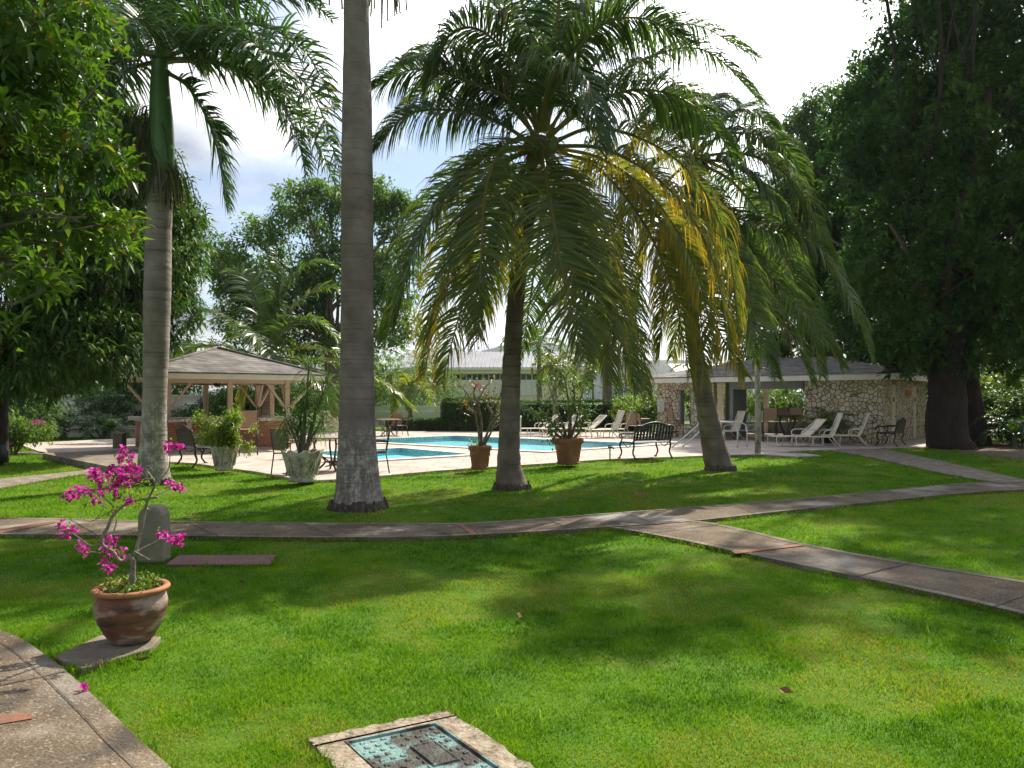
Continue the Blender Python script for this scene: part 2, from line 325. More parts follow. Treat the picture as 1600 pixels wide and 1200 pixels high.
M['potrim'] = pmat('clay_rim', [(0.3, (0.28, 0.10, 0.04)), (0.7, (0.46, 0.20, 0.095))], 7, 0.75, 0.2, 40)
M['urn'] = pmat('cast_stone_urn', [(0.3, (0.22, 0.19, 0.15)), (0.5, (0.46, 0.42, 0.35)), (0.7, (0.62, 0.58, 0.50))], 7, 0.9, 0.9, 20, 9, spec=0.15, speck=(9, 0.56, 0.7, (0.13, 0.11, 0.08), 0.75))
M['soil'] = pmat('soil', [(0.3, (0.03, 0.02, 0.013)), (0.7, (0.09, 0.06, 0.04))], 20, 0.95, 1, 60)
M['deck'] = brickmat('deck_paving', (0.47, 0.385, 0.325), (0.55, 0.465, 0.40), (0.33, 0.25, 0.20), 0.62, 0.62, 0.014, 0.85, axis='floor', noise_amt=0.28)
M['coping'] = pmat('pool_coping', [(0.3, (0.52, 0.46, 0.38)), (0.7, (0.68, 0.62, 0.53))], 3, 0.8, 0.2, 30)
M['pooltile'] = pmat('pool_plaster', [(0.3, (0.22, 0.66, 0.72)), (0.7, (0.34, 0.80, 0.84))], 2, 0.5, speck=(16, 0.50, 0.56, (0.5, 0.85, 0.88), 0.5))
M['mosaic'] = pmat('waterline_tile', [(0.35, (0.10, 0.27, 0.32)), (0.5, (0.20, 0.42, 0.47)), (0.65, (0.42, 0.58, 0.60))], 22, 0.3, detail=1)
M['water'] = watermat('pool_water', (0.78, 0.97, 0.985))
M['iron'] = pmat('cast_iron', [(0.3, (0.010, 0.008, 0.008)), (0.7, (0.028, 0.022, 0.02))], 14, 0.45, 0.2, 50, spec=0.5)
M['sling'] = pmat('cream_sling', [(0.3, (0.58, 0.50, 0.38)), (0.7, (0.70, 0.63, 0.50))], 30, 0.8)
M['whitemetal'] = pmat('cream_metal', [(0.3, (0.62, 0.57, 0.48)), (0.7, (0.74, 0.70, 0.60))], 5, 0.45)
M['tan'] = pmat('tan_sling', [(0.3, (0.26, 0.16, 0.095)), (0.7, (0.36, 0.24, 0.15))], 40, 0.8)
M['khaki'] = pmat('khaki_sling', [(0.3, (0.13, 0.105, 0.07)), (0.7, (0.20, 0.165, 0.115))], 40, 0.8)
M['bronze'] = pmat('bronze_metal', [(0.3, (0.022, 0.015, 0.011)), (0.7, (0.05, 0.035, 0.026))], 9, 0.45)
M['tabletop'] = pmat('table_stone', [(0.3, (0.22, 0.17, 0.11)), (0.7, (0.36, 0.29, 0.20))], 9, 0.5)
M['steel'] = pmat('stainless_rail', [(0.3, (0.50, 0.50, 0.48)), (0.7, (0.62, 0.62, 0.60))], 5, 0.28, metal=0.85)
M['brick'] = brickmat('red_brick', (0.25, 0.085, 0.045), (0.36, 0.13, 0.07), (0.30, 0.22, 0.16), 0.22, 0.075, 0.008)
M['shingle'] = brickmat('roof_shingle', (0.14, 0.125, 0.11), (0.25, 0.225, 0.20), (0.06, 0.052, 0.045), 0.34, 0.16, 0.008, zs=2.2, bump=0.9, noise_amt=0.45)
M['cream'] = pmat('cream_paint', [(0.3, (0.62, 0.50, 0.36)), (0.7, (0.74, 0.63, 0.48))], 2.5, 0.6)
M['timber'] = pmat('pink_beige_timber', [(0.3, (0.44, 0.32, 0.22)), (0.7, (0.58, 0.44, 0.32))], 4, 0.65, 0.1, 30, stretch=(4, 4, 0.6))
M['granite'] = pmat('speckled_counter', [(0.42, (0.16, 0.12, 0.09)), (0.5, (0.42, 0.35, 0.28)), (0.58, (0.62, 0.55, 0.46))], 26, 0.4, detail=3)
M['stone'] = stonemat('rubble_stone')
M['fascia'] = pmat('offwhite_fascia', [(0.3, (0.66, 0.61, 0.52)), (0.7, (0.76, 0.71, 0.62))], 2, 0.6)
M['greywall'] = pmat('grey_render', [(0.3, (0.20, 0.21, 0.20)), (0.7, (0.27, 0.28, 0.26))], 3, 0.8)
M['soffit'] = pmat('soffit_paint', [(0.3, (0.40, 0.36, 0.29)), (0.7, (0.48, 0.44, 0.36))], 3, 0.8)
M['doorpaint'] = pmat('cream_door', [(0.3, (0.58, 0.50, 0.37)), (0.7, (0.66, 0.58, 0.44))], 3, 0.5)
M['white'] = pmat('white_paint', [(0.3, (0.76, 0.72, 0.65)), (0.7, (0.84, 0.80, 0.74))], 2, 0.6)
M['yellow'] = pmat('pale_yellow_render', [(0.3, (0.78, 0.65, 0.40)), (0.7, (0.86, 0.74, 0.48))], 1.2, 0.8)
M['metalroof'] = pmat('metal_roof', [(0.3, (0.27, 0.26, 0.26)), (0.7, (0.36, 0.35, 0.35))], 0.8, 0.4)
M['glass'] = pmat('dark_window', [(0.3, (0.02, 0.022, 0.022)), (0.7, (0.05, 0.055, 0.055))], 2, 0.12, spec=0.6)
M['hill'] = pmat('far_hill_forest', [(0.3, (0.018, 0.036, 0.022)), (0.7, (0.04, 0.07, 0.04))], 0.06, 0.95, 1.0, 0.1)
M['bark'] = pmat('tree_bark', [(0.3, (0.016, 0.011, 0.008)), (0.7, (0.050, 0.034, 0.024))], 6, 0.9, 1.0, 16, stretch=(1, 1, 0.35))
M['limbbark'] = pmat('red_brown_limb', [(0.3, (0.05, 0.03, 0.02)), (0.7, (0.10, 0.063, 0.043))], 6, 0.9, 0.8, 16)
M['rootmat'] = pmat('matted_roots', [(0.3, (0.03, 0.022, 0.016)), (0.5, (0.085, 0.065, 0.048)), (0.7, (0.17, 0.14, 0.11))], 13, 0.95, 1.0, 40, 9, stretch=(1, 1, 0.5))
M['greybark'] = pmat('grey_bark', [(0.3, (0.10, 0.08, 0.06)), (0.7, (0.22, 0.18, 0.14))], 9, 0.9, 0.8, 24)
M['twig'] = pmat('bougainvillea_bark', [(0.3, (0.12, 0.095, 0.07)), (0.7, (0.32, 0.27, 0.21))], 14, 0.85, 0.8, 60)
M['conc'] = pmat('post_concrete', [(0.3, (0.17, 0.155, 0.10)), (0.7, (0.27, 0.245, 0.165))], 6, 0.9, 0.3, 40, speck=(9, 0.58, 0.7, (0.12, 0.12, 0.07), 0.5))
M['postwhite'] = pmat('whitewashed_post', [(0.35, (0.14, 0.12, 0.09)), (0.5, (0.34, 0.31, 0.25)), (0.65, (0.46, 0.43, 0.37))], 7, 0.9, 0.4, 30, stretch=(1, 1, 0.6))
M['plate'] = pmat('red_oxide_plate', [(0.3, (0.125, 0.048, 0.042)), (0.7, (0.20, 0.085, 0.075))], 5, 0.65, 0.2, 30)
M['verdigris'] = pmat('verdigris_cover', [(0.44, (0.035, 0.028, 0.022)), (0.50, (0.07, 0.075, 0.06)), (0.53, (0.13, 0.235, 0.215)), (0.7, (0.25, 0.37, 0.335))], 3.2, 0.7, 0.7, 60, 9, stretch=(1, 1, 1))
M['rusty'] = pmat('cover_rim_metal', [(0.4, (0.06, 0.055, 0.045)), (0.6, (0.16, 0.26, 0.23))], 14, 0.6, 0.3, 50)
M['lampglass'] = pmat('amber_lantern', [(0.3, (0.55, 0.33, 0.10)), (0.7, (0.75, 0.5, 0.2))], 5, 0.3)
M['sign'] = pmat('notice_paint', [(0.3, (0.55, 0.56, 0.52)), (0.7, (0.65, 0.66, 0.62))], 3, 0.6)
M['sand'] = pmat('bare_soil', [(0.3, (0.09, 0.06, 0.03)), (0.7, (0.20, 0.14, 0.08))], 3, 0.95, 0.8, 30)
G_MID = [(0.0, (0.016, 0.044, 0.008)), (0.45, (0.050, 0.112, 0.016)), (0.8, (0.110, 0.190, 0.026)), (0.93, (0.17, 0.19, 0.03)), (1.0, (0.26, 0.13, 0.03))]
M['mango'] = leafmat('mango_leaf', G_MID, 0.40, 0.46, 0.35)
M['almond'] = leafmat('broad_leaf', [(0.0, (0.030, 0.070, 0.009)), (0.45, (0.085, 0.165, 0.016)), (0.8, (0.17, 0.25, 0.024)), (0.95, (0.24, 0.22, 0.03)), (1.0, (0.38, 0.14, 0.03))], 0.5, 0.35, 0.5)
M['darkleaf'] = leafmat('dark_leaf', [(0.0, (0.012, 0.040, 0.010)), (0.4, (0.040, 0.100, 0.020)), (0.75, (0.090, 0.175, 0.032)), (1.0, (0.17, 0.24, 0.035))], 0.45, 0.5, 0.3)
M['softleaf'] = leafmat('soft_leaf', [(0.0, (0.036, 0.080, 0.018)), (0.5, (0.095, 0.175, 0.035)), (0.85, (0.18, 0.27, 0.055)), (1.0, (0.27, 0.33, 0.08))], 0.5, 0.5, 0.3)
M['hedge'] = leafmat('hedge_leaf', [(0.0, (0.022, 0.055, 0.012)), (0.5, (0.055, 0.120, 0.020)), (1.0, (0.14, 0.21, 0.035))], 0.35, 0.5, 0.3)
M['limeleaf'] = leafmat('lime_leaf', [(0.0, (0.05, 0.11, 0.012)), (0.5, (0.13, 0.22, 0.02)), (0.9, (0.25, 0.30, 0.03)), (1.0, (0.34, 0.24, 0.04))], 0.45, 0.45, 0.35)
M['frond'] = leafmat('palm_frond', [(0.0, (0.030, 0.066, 0.016)), (0.4, (0.085, 0.145, 0.030)), (0.6, (0.18, 0.20, 0.038)), (0.78, (0.32, 0.25, 0.025)), (0.9, (0.50, 0.30, 0.025)), (0.95, (0.24, 0.22, 0.05)), (1.0, (0.24, 0.15, 0.07))], 0.54, 0.34, 0.6)
M['royal'] = leafmat('royal_frond', [(0.0, (0.018, 0.048, 0.008)), (0.5, (0.040, 0.098, 0.013)), (0.78, (0.16, 0.20, 0.02)), (0.9, (0.40, 0.28, 0.03)), (0.95, (0.11, 0.16, 0.03)), (1.0, (0.26, 0.21, 0.14))], 0.4, 0.36, 0.5)
M['bract'] = leafmat('magenta_bract', [(0.0, (0.40, 0.010, 0.22)), (0.6, (0.68, 0.03, 0.42)), (1.0, (0.80, 0.16, 0.58))], 0.45, 0.6, 0.2, (1.1, 1.0, 1.1))
M['redbract'] = leafmat('coral_bract', [(0.0, (0.45, 0.02, 0.06)), (1.0, (0.70, 0.12, 0.18))], 0.45, 0.6, 0.2, (1.1, 1, 1))
M['rtrunk'] = trunkmat('royal_palm_bark', [(0.15, 0.118, 0.098), (0.225, 0.183, 0.158), (0.30, 0.25, 0.22)], (0.085, 0.066, 0.054), 16, lichen=(0.50, 0.46, 0.40), zdist=1.9, ringamt=0.35, amt=.85)
M['rtrunk2'] = trunkmat('pale_palm_bark', [(0.16, 0.13, 0.11), (0.26, 0.22, 0.19), (0.34, 0.29, 0.25)], (0.085, 0.065, 0.05), 7, lichen=(0.52, 0.48, 0.42), zdist=2.6, ringamt=0.5, amt=0.8)
M['ctrunk'] = trunkmat('coconut_bark', [(0.115, 0.09, 0.07), (0.20, 0.16, 0.125), (0.29, 0.235, 0.185)], (0.055, 0.042, 0.033), 14, ringamt=0.75)
M['shaft'] = pmat('green_crownshaft', [(0.3, (0.055, 0.13, 0.025)), (0.7, (0.10, 0.20, 0.045))], 3, 0.35, stretch=(3, 3, 0.3))
M['coconut'] = pmat('green_coconut', [(0.3, (0.09, 0.15, 0.02)), (0.7, (0.17, 0.22, 0.04))], 6, 0.35)
M['strand'] = leafmat('fruit_strand', [(0.0, (0.025, 0.045, 0.010)), (0.5, (0.055, 0.085, 0.020)), (1.0, (0.18, 0.14, 0.07))], 0.2, 0.6, 0.2)
M['husk'] = leafmat('dry_fibre', [(0.0, (0.10, 0.06, 0.025)), (1.0, (0.34, 0.22, 0.10))], 0.3, 0.7, 0.2)
M['flowerred'] = M['redbract']
M['deadleaf'] = pmat('dead_leaf', [(0.3, (0.16, 0.075, 0.03)), (0.7, (0.30, 0.16, 0.07))], 30, 0.8)

# ------------------------------------------------------------------ ground, paths, deck, pool
def inpoly(x, y, poly):
    x = np.asarray(x); y = np.asarray(y); r = np.zeros(x.shape, bool); n = len(poly)
    for i in range(n):
        x0, y0 = poly[i][0], poly[i][1]; x1, y1 = poly[(i + 1) % n][0], poly[(i + 1) % n][1]
        c = ((y0 > y) != (y1 > y)) & (x < (x1 - x0) * (y - y0) / ((y1 - y0) or 1e-12) + x0)
        r ^= c
    return r
def sheet(name, outer, holes, z, m, thick=0.0, kind='structure'):
    """flat sheet with holes, optional thickness downwards along its outer edge and its holes"""
    vs = []; es = []
    for lp in [outer] + holes:
        b = len(vs); vs += [Vector((p[0], p[1])) for p in lp]; es += [(b + i, b + (i + 1) % len(lp)) for i in range(len(lp))]
    v2, e2, f2, *_ = geometry.delaunay_2d_cdt(vs, es, [], 0, 1e-5)
    mb = MB(); V = [(p.x, p.y, z) for p in v2]; F = []
    for f in f2:
        cx = sum(v2[i].x for i in f) / 3; cy = sum(v2[i].y for i in f) / 3
        if inpoly(np.array([cx]), np.array([cy]), outer)[0] and not any(inpoly(np.array([cx]), np.array([cy]), h)[0] for h in holes):
            a, b, c = (v2[i] for i in f)
            F.append(tuple(f) if (b - a).cross(c - a) > 0 else tuple(f)[::-1])
    mb.add(V, F)
    if thick:
        for lp in [outer] + holes:
            n = len(lp)
            mb.add([(p[0], p[1], z) for p in lp] + [(p[0], p[1], z - thick) for p in lp], [(i, (i + 1) % n, n + (i + 1) % n, n + i) for i in range(n)])
    o = mb.build(name, m); tag(o, kind=kind); return o
def gp(pts, z=0.0): return [tuple(G(px, py, z)[:2]) for px, py in pts]
DZ = 0.06                                      # deck level
# swimming pool: a rectangle turned about -40 degrees; the wading pool beside it
PA, PB, PC_, PE = np.array((-6.3, 28.9)), np.array((-2.4, 32.6)), np.array((4.9, 26.4)), np.array((0.95, 22.75))
POOL = [tuple(PA), tuple(PB), tuple(PC_), tuple(PE)]
wr, wt = np.array((-1.15, 21.45)), np.array((-3.5, 24.2)); wd = np.array((-2.45, -2.1))
WADE = [tuple(wr), tuple(wt), tuple(wt + wd), tuple(wr + wd)]
def grow(poly, d):
    c = np.mean(np.array(poly), axis=0); out = []; n = len(poly)
    for i in range(n):
        p = np.array(poly[i]); a = norm(p - np.array(poly[i - 1])); b = norm(p - np.array(poly[(i + 1) % n]))
        out.append(tuple(p + (a + b) * d))
    return out
deck_front = gp([(60, 708), (165, 728), (258, 725), (300, 727), (400, 741), (480, 756), (537, 753), (592, 748), (690, 739), (745, 735), (850, 728), (945, 721), (1045, 717.5), (1130, 714), (1180, 713), (1240, 716), (1284, 715), (1262, 712), (1212, 710), (1238, 707.5), (1300, 705), (1345, 703)])
DECK = deck_front + [(14.2, 25.3), (18.5, 31.5), (11.5, 40.5), (3.0, 36.2), (-4.0, 39.0), (-13.0, 36.0), (-17.5, 27.2)]
LAWN_OUT = [(-700, -40), (700, -40), (700, 900), (-700, 900)]
sheet('lawn', LAWN_OUT, [grow(POOL, 0.2), grow(WADE, 0.2)], 0.0, M['lawn'])
sheet('pool_deck', DECK, [grow(POOL, 0.34), grow(WADE, 0.34)], DZ, M['deck'], 0.075)
def pool(poly, depth, wz):
    sheet('pool_coping', grow(poly, 0.35), [poly], DZ + 0.035, M['coping'], 0.16)
    mb = MB(); n = 4
    mb.add([(p[0], p[1], DZ - 0.10) for p in poly] + [(p[0], p[1], -depth) for p in poly], [(i, (i + 1) % n, n + (i + 1) % n, n + i) for i in range(n)] + [(4, 5, 6, 7)])
    tag(mb.build('pool_basin', M['pooltile']), kind='structure')
    g = [tuple(np.array(p) * 0.999 + np.mean(np.array(poly), axis=0) * 0.001) for p in poly]
    mb = MB(); mb.add([(p[0], p[1], DZ + 0.03) for p in g] + [(p[0], p[1], DZ - 0.11) for p in g], [(i, (i + 1) % n, n + (i + 1) % n, n + i) for i in range(n)])
    tag(mb.build('waterline_tiles', M['mosaic']), kind='structure')
    mb = MB(); mb.add([(p[0], p[1], wz) for p in poly], [(0, 1, 2, 3)]); tag(mb.build('pool_water', M['water']), kind='structure')
pool(POOL, 0.13, DZ - 0.03)
pool(WADE, 0.12, DZ - 0.03)
def path(name, left, right, z=0.045, border=0.09, m='path', joint=1.5, bm_='kerb'):
    """slab between two pixel outlines traced on the ground, with a trowelled border strip along both edges"""
    a = spline(np.array(gp(left, z)), 60); b = spline(np.array(gp(right, z)), 60)
    poly = [tuple(p) for p in a] + [tuple(p) for p in b[::-1]]
    mb = MB(); n = 60
    V = [(*p, z) for p in a] + [(*p, z) for p in b] + [(*p, -0.03) for p in a] + [(*p, -0.03) for p in b]
    F = [(i, i + 1, n + i + 1, n + i) for i in range(n - 1)] + [(i, i + 1, 2 * n + i + 1, 2 * n + i) for i in range(n - 1)] + [(n + i, n + i + 1, 3 * n + i + 1, 3 * n + i) for i in range(n - 1)]
    F += [(0, n, 3 * n, 2 * n), (n - 1, 2 * n - 1, 4 * n - 1, 3 * n - 1)]
    mb.add(V, F); o = mb.build(name, M[m])
    bm = bmesh.new(); bm.from_mesh(o.data); bmesh.ops.recalc_face_normals(bm, faces=bm.faces); bm.to_mesh(o.data); bm.free()
    tag(o, kind='structure')
    if border:
        mb = MB()
        for e, f in ((a, b), (b, a)):
            w = norm(f - e); q = e + w * border
            mb.add([(*p, z + 0.004) for p in e] + [(*p, z + 0.004) for p in q], [(i, i + 1, n + i + 1, n + i) for i in range(n - 1)])
        ob = mb.build(name + '_border', M[bm_]); tag(ob, kind='structure')
        bm = bmesh.new(); bm.from_mesh(ob.data)
        for f in bm.faces:
            if f.normal.z < 0: f.normal_flip()
        bm.to_mesh(ob.data); bm.free()
    if joint:                                   # sawn joints across the slab and along the border
        mb = MB(); L = np.concatenate([[0], np.cumsum(np.linalg.norm(np.diff(a, axis=0), axis=1))]); k = 0.8
        while k < L[-1]:
            f = k / L[-1] * 59; i = int(f); t = f - i; i2 = min(i + 1, 59); p = a[i] * (1 - t) + a[i2] * t; q = b[i] * (1 - t) + b[i2] * t; e = norm(a[i2] - a[max(i - 1, 0)]) * random.uniform(.006, .010); pts = [p + (q - p) * u + e * random.uniform(-.9, .9) for u in np.linspace(0, 1, 14)]
            mb.add([(*(r_ - e), z + .007) for r_ in pts] + [(*(r_ + e), z + .007) for r_ in pts], [(j, j + 1, 14 + j + 1, 14 + j) for j in range(13)]); k += joint * random.uniform(.75, 1.3)
        w = norm(a - b); r1 = b + w * .115; r2 = b + w * .121
        mb.add([(*p, z + .006) for p in r1] + [(*p, z + .006) for p in r2], [(i, i + 1, n + i + 1, n + i) for i in range(n - 1)])
        ob = mb.build(name + '_joints', M['joint']); tag(ob, kind='structure')
        bm = bmesh.new(); bm.from_mesh(ob.data)
        for f in bm.faces:
            if f.normal.z < 0: f.normal_flip()
        bm.to_mesh(ob.data); bm.free()
    return poly
M['joint'] = pmat('joint_dirt', [(0.3, (.035, .03, .02)), (0.5, (.08, .065, .045)), (0.7, (.18, .145, .10))], 5, .95)
NOGRASS = [DECK, grow(POOL, 0.4)]
NOGRASS.append(path('garden_path', [(-500, 806), (0, 809), (300, 815), (620, 818), (760, 815.5), (1000, 798), (1240, 780), (1480, 757), (1600, 752), (1900, 742)],
                    [(-500, 836), (0, 835), (300, 838), (560, 840), (740, 836), (960, 823), (1075, 815), (1240, 797), (1500, 771), (1600, 765), (1900, 753)]))
NOGRASS.append(path('branch_path', [(1040, 817), (1095, 815), (1170, 829), (1260, 850), (1400, 876), (1600, 908), (1900, 960), (2800, 1130)],
                    [(930, 825.5), (960, 825), (1060, 843), (1150, 862), (1300, 893), (1450, 925), (1600, 960), (1900, 1040), (2800, 1330)], z=0.04))
NOGRASS.append(path('far_path', [(1372, 700), (1430, 711), (1600, 749), (1700, 770)], [(1292, 703.5), (1350, 713), (1480, 741), (1575, 757), (1640, 768)], z=0.03, border=0.05, m='slab'))
NOGRASS.append(path('side_path', [(-250, 778), (0, 748), (110, 737), (175, 729)], [(-250, 812), (0, 763), (120, 742.5), (235, 728)], z=0.03, border=0.0, m='slab', joint=0))
NOGRASS.append(path('lawn_strip_path', [(-150, 707.5), (0, 706.5), (190, 703)], [(-150, 713), (0, 711), (190, 706)], z=0.03, border=0.0, m='kerb', joint=0))
NOGRASS.append(path('near_path', [(-900, 1020), (-420, 1190), (-330, 1400), (-300, 1900)], [(-480, 940), (-160, 945), (0, 984), (75, 1026), (150, 1090), (212, 1150), (268, 1200), (320, 1265), (380, 1400), (440, 1900)], z=0.045, border=0.0, joint=2.6))
# raised step left of the bar
mb = MB(); mb.prism(gp([(66, 708), (165, 728), (262, 727), (215, 702), (186, 703)], 0.15), -0.02, 0.15); tag(mb.build('raised_step', M['slab'], bevel=0.01), kind='structure')
# terracotta inlay bands across the paths
mb = MB()
for (q, z) in (([(1142, 861), (1252, 849), (1258, 852), (1150, 865)], 0.049), ([(-30, 1116), (47, 1114), (52, 1122), (-30, 1136)], 0.050), ([(-40, 833), (82, 814), (90, 816), (-20, 837)], 0.052), ([(712, 818), (738, 836), (748, 835), (722, 817.5)], 0.052)):
    c = gp(q, z); mb.add([(*p, z) for p in c], [(0, 1, 2, 3)] if True else [])
o = mb.build('path_inlay', M['terra']); tag(o, kind='structure')
bm = bmesh.new(); bm.from_mesh(o.data)
for f in bm.faces:
    if f.normal.z < 0: f.normal_flip()
bm.to_mesh(o.data); bm.free()
# stone slab that carries the bougainvillea pot
SLAB = gp([(84, 1026), (155, 992), (252, 994), (236, 1012), (128, 1044)], 0.04)
mb = MB(); mb.prism(SLAB, -0.03, 0.04); o = mb.build('stepping_slab', M['slab'], bevel=0.008)
tag(o, 'flat grey stone slab under the big clay pot beside the near path', 'slab'); NOGRASS.append(SLAB)
# bed of bare soil under the right-hand trees
sheet('soil_bed', gp([(1455, 703), (1560, 716), (1700, 730), (1900, 735), (1900, 690), (1450, 690)]), [], 0.008, M['sand'])
NOGRASS.append(gp([(1500, 708), (1560, 715), (1700, 729), (1900, 734), (1900, 690), (1480, 690)]))
# far hills
def hills():
    n = 160; mseg = 10; V = []; F = []
    X = np.linspace(-900, 900, n)
    for j in range(mseg + 1):
        t = j / mseg
        for i, x in enumerate(X):
            h = 30 + 16 * math.sin(x * 0.011 + 1.0) + 9 * math.sin(x * 0.031 + 2) + 16 * math.exp(-((x - 60) / 60.0) ** 2)
            V.append((x, 620 + 130 * t + 14 * math.sin(x * .05), -2 + h * math.sin(t * math.pi / 2) + random.uniform(-1.2, 1.2)))
    for j in range(mseg):
        for i in range(n - 1):
            F.append((j * n + i, j * n + i + 1, (j + 1) * n + i + 1, (j + 1) * n + i))
    mb = MB(); mb.add(V, F, True); tag(mb.build('far_hills', M['hill']), kind='structure')
hills()

# grass: blades thin out and widen with distance
def in_any(x, y, polys):
    r = np.zeros(x.shape, bool)
    for p in polys: r |= inpoly(x, y, p)
    return r
MAN_A, MAN_U, MAN_V = np.array((-0.33, 3.90)), np.array((-0.885, -0.465)), np.array((0.575, -0.818))   # frame of the cover in the lawn
MAN = [tuple(MAN_A), tuple(MAN_A + MAN_U * 0.70), tuple(MAN_A + MAN_U * 0.70 + MAN_V * 0.95), tuple(MAN_A + MAN_V * 0.95)]
PLATE = gp([(258, 883), (279, 868), (433, 868), (421, 883)], 0.02)
NOGRASS += [MAN, PLATE]
def patch(P):
    return 0.55 * vnoise(P, 0.9, 5) + 0.3 * vnoise(P, 2.6, 9) + 0.15 * vnoise(P, 7.0, 2)
def grass(n=1060000):
    d = np.exp(rng.uniform(np.log(1.9), np.log(33), n)); x = np.where(rng.random(n) < .74, rng.uniform(-0.78, 0.78, n) * d, np.sign(rng.random(n) - .5) * (0.78 * d + rng.uniform(0, 1, n) * (2.2 + .25 * d))); d = d - 0.15
    k = ~in_any(x, d, NOGRASS); x = x[k]; d = d[k]; n = len(x)
    P = np.stack([x, d, np.zeros(n)], 1)
    pn = patch(P)
    h = (0.013 + 0.017 * rng.random(n) + 0.0006 * d) * (0.55 + 0.9 * vnoise(P, 3.0, 4)) * (0.7 + 0.6 * vnoise(P, 12.0, 44)) ; h *= np.where(pn > 0.60, 0.75, 1.0)
    w = (0.0016 + 0.0011 * d) * (0.6 + 0.8 * rng.random(n))
    a = rng.uniform(0, 2 * np.pi, n); ln = 1.3 * rng.random(n) + 0.1; b = rng.uniform(0, 2 * np.pi, n)
    side = np.stack([np.cos(a), np.sin(a), np.zeros(n)], 1) * (w / 2)[:, None]
    tip = P + np.stack([np.cos(b) * ln * h, np.sin(b) * ln * h, h], 1)
    V = np.empty((n, 3, 3)); V[:, 0] = P - side; V[:, 1] = P + side; V[:, 2] = tip
    V[:, :2, 2] -= 0.004
    dry = np.clip((pn - 0.525) / 0.09, 0, 1) * (0.35 + 0.65 * (rng.random(n) < 0.55))
    tint = np.clip(0.16 + 0.40 * rng.random(n) + 0.35 * (vnoise(P, 0.55, 20) - 0.5) + 0.42 * (vnoise(P, 4.0, 30) - 0.5) + 0.25 * (vnoise(P, 11.0, 33) - 0.5), 0, 0.70)
    tint = np.clip(tint * (1 - dry) + dry * (0.72 + 0.22 * rng.random(n)), 0, 1)
    # ragged turf leaning over the edges of paths and slabs
    E = []
    for poly in NOGRASS:
        q = np.array(poly)[:, :2]; r = np.roll(q, -1, axis=0); 
        for s_, e_ in zip(q, r):
            l = np.linalg.norm(e_ - s_); c_ = (s_ + e_) / 2
            if 2 < c_[1] < 32 and abs(c_[0]) < .85 * c_[1] + 1: 
                k_ = int(l * np.clip(1500 / max(c_[1], 2.5), 50, 450)); u_ = rng.random((k_, 1)); out = np.array([(e_ - s_)[1], -(e_ - s_)[0]]) / max(l, 1e-6)
                if inpoly(np.array([c_[0] + out[0] * .02]), np.array([c_[1] + out[1] * .02]), poly)[0]: out = -out
                E.append(s_ + (e_ - s_) * u_ + out * (0.002 + np.abs(rng.normal(0, .022, (k_, 1)))))
    E = np.vstack(E); E = E[~in_any(E[:, 0], E[:, 1], NOGRASS)]; E = E[vnoise(np.c_[E, E[:, :1] * 0], 4.0, 60) > .36]; ne = len(E); P2 = np.c_[E, np.zeros(ne)]
    a = rng.uniform(0, 2 * np.pi, ne); h2 = rng.uniform(.03, .085, ne); w2 = 0.002 + .0010 * E[:, 1]; sd = np.stack([np.cos(a), np.sin(a), 0 * a], 1) * (w2 / 2)[:, None]; b2 = rng.uniform(0, 2 * np.pi, ne); l2 = rng.uniform(.2, 1.2, ne) * h2
    V2 = np.empty((ne, 3, 3)); V2[:, 0] = P2 - sd; V2[:, 1] = P2 + sd; V2[:, 2] = P2 + np.stack([np.cos(b2) * l2, np.sin(b2) * l2, h2], 1)
    V = np.concatenate([V, V2]); tint = np.concatenate([tint, np.where(rng.random(ne) < .1, .9, rng.uniform(.05, .6, ne))]); n += ne
    o = npmesh('grass', V.reshape(-1, 3), np.arange(n * 3).reshape(-1, 3), M['blade'], tint=np.repeat(tint, 3)); tag(o, kind='stuff')
grass()
def tufts():
    """long weed blades standing out of the turf"""
    Vs = []; Fs = []; T = []; nb = 0
    spots = [(1390, 1078, 26), (1480, 1085, 8), (480, 1095, 8), (1450, 985, 20), (1180, 930, 10), (780, 1120, 30), (820, 1130, 10), (330, 985, 20), (250, 990, 25), (130, 1050, 25), (960, 818, 14), (1085, 825, 10)]
    for (px, py, k) in spots:
        c = G(px, py); s = 0.06 if py > 900 else 0.1
        for i in range(k):
            p = c + np.array((random.gauss(0, s * 1.6), random.gauss(0, s), 0)); L = random.uniform(0.04, 0.10); a = random.uniform(0, 6.28); le = random.uniform(0.2, 1.1); w = random.uniform(0.0018, 0.0035)
            dr = np.array((math.cos(a), math.sin(a), 0)); sd = np.array((-math.sin(a), math.cos(a), 0)) * w
            q = p + np.array((0, 0, L * 0.6)) + dr * L * 0.25 * le; t = q + dr * L * 0.5 * le + np.array((0, 0, L * 0.25 * (1 - le * 0.7)))
            b = len(Vs); Vs += [p - sd, p + sd, q + sd, q - sd, t + sd * 0.1, t - sd * 0.1]; Fs += [(b, b + 1, b + 2, b + 3), (b + 3, b + 2, b + 4, b + 5)]
            T += [random.uniform(0.3, 0.75)] * 6
    o = npmesh('weed_tufts', Vs, Fs, M['blade'], tint=T); tag(o, kind='stuff')
tufts()

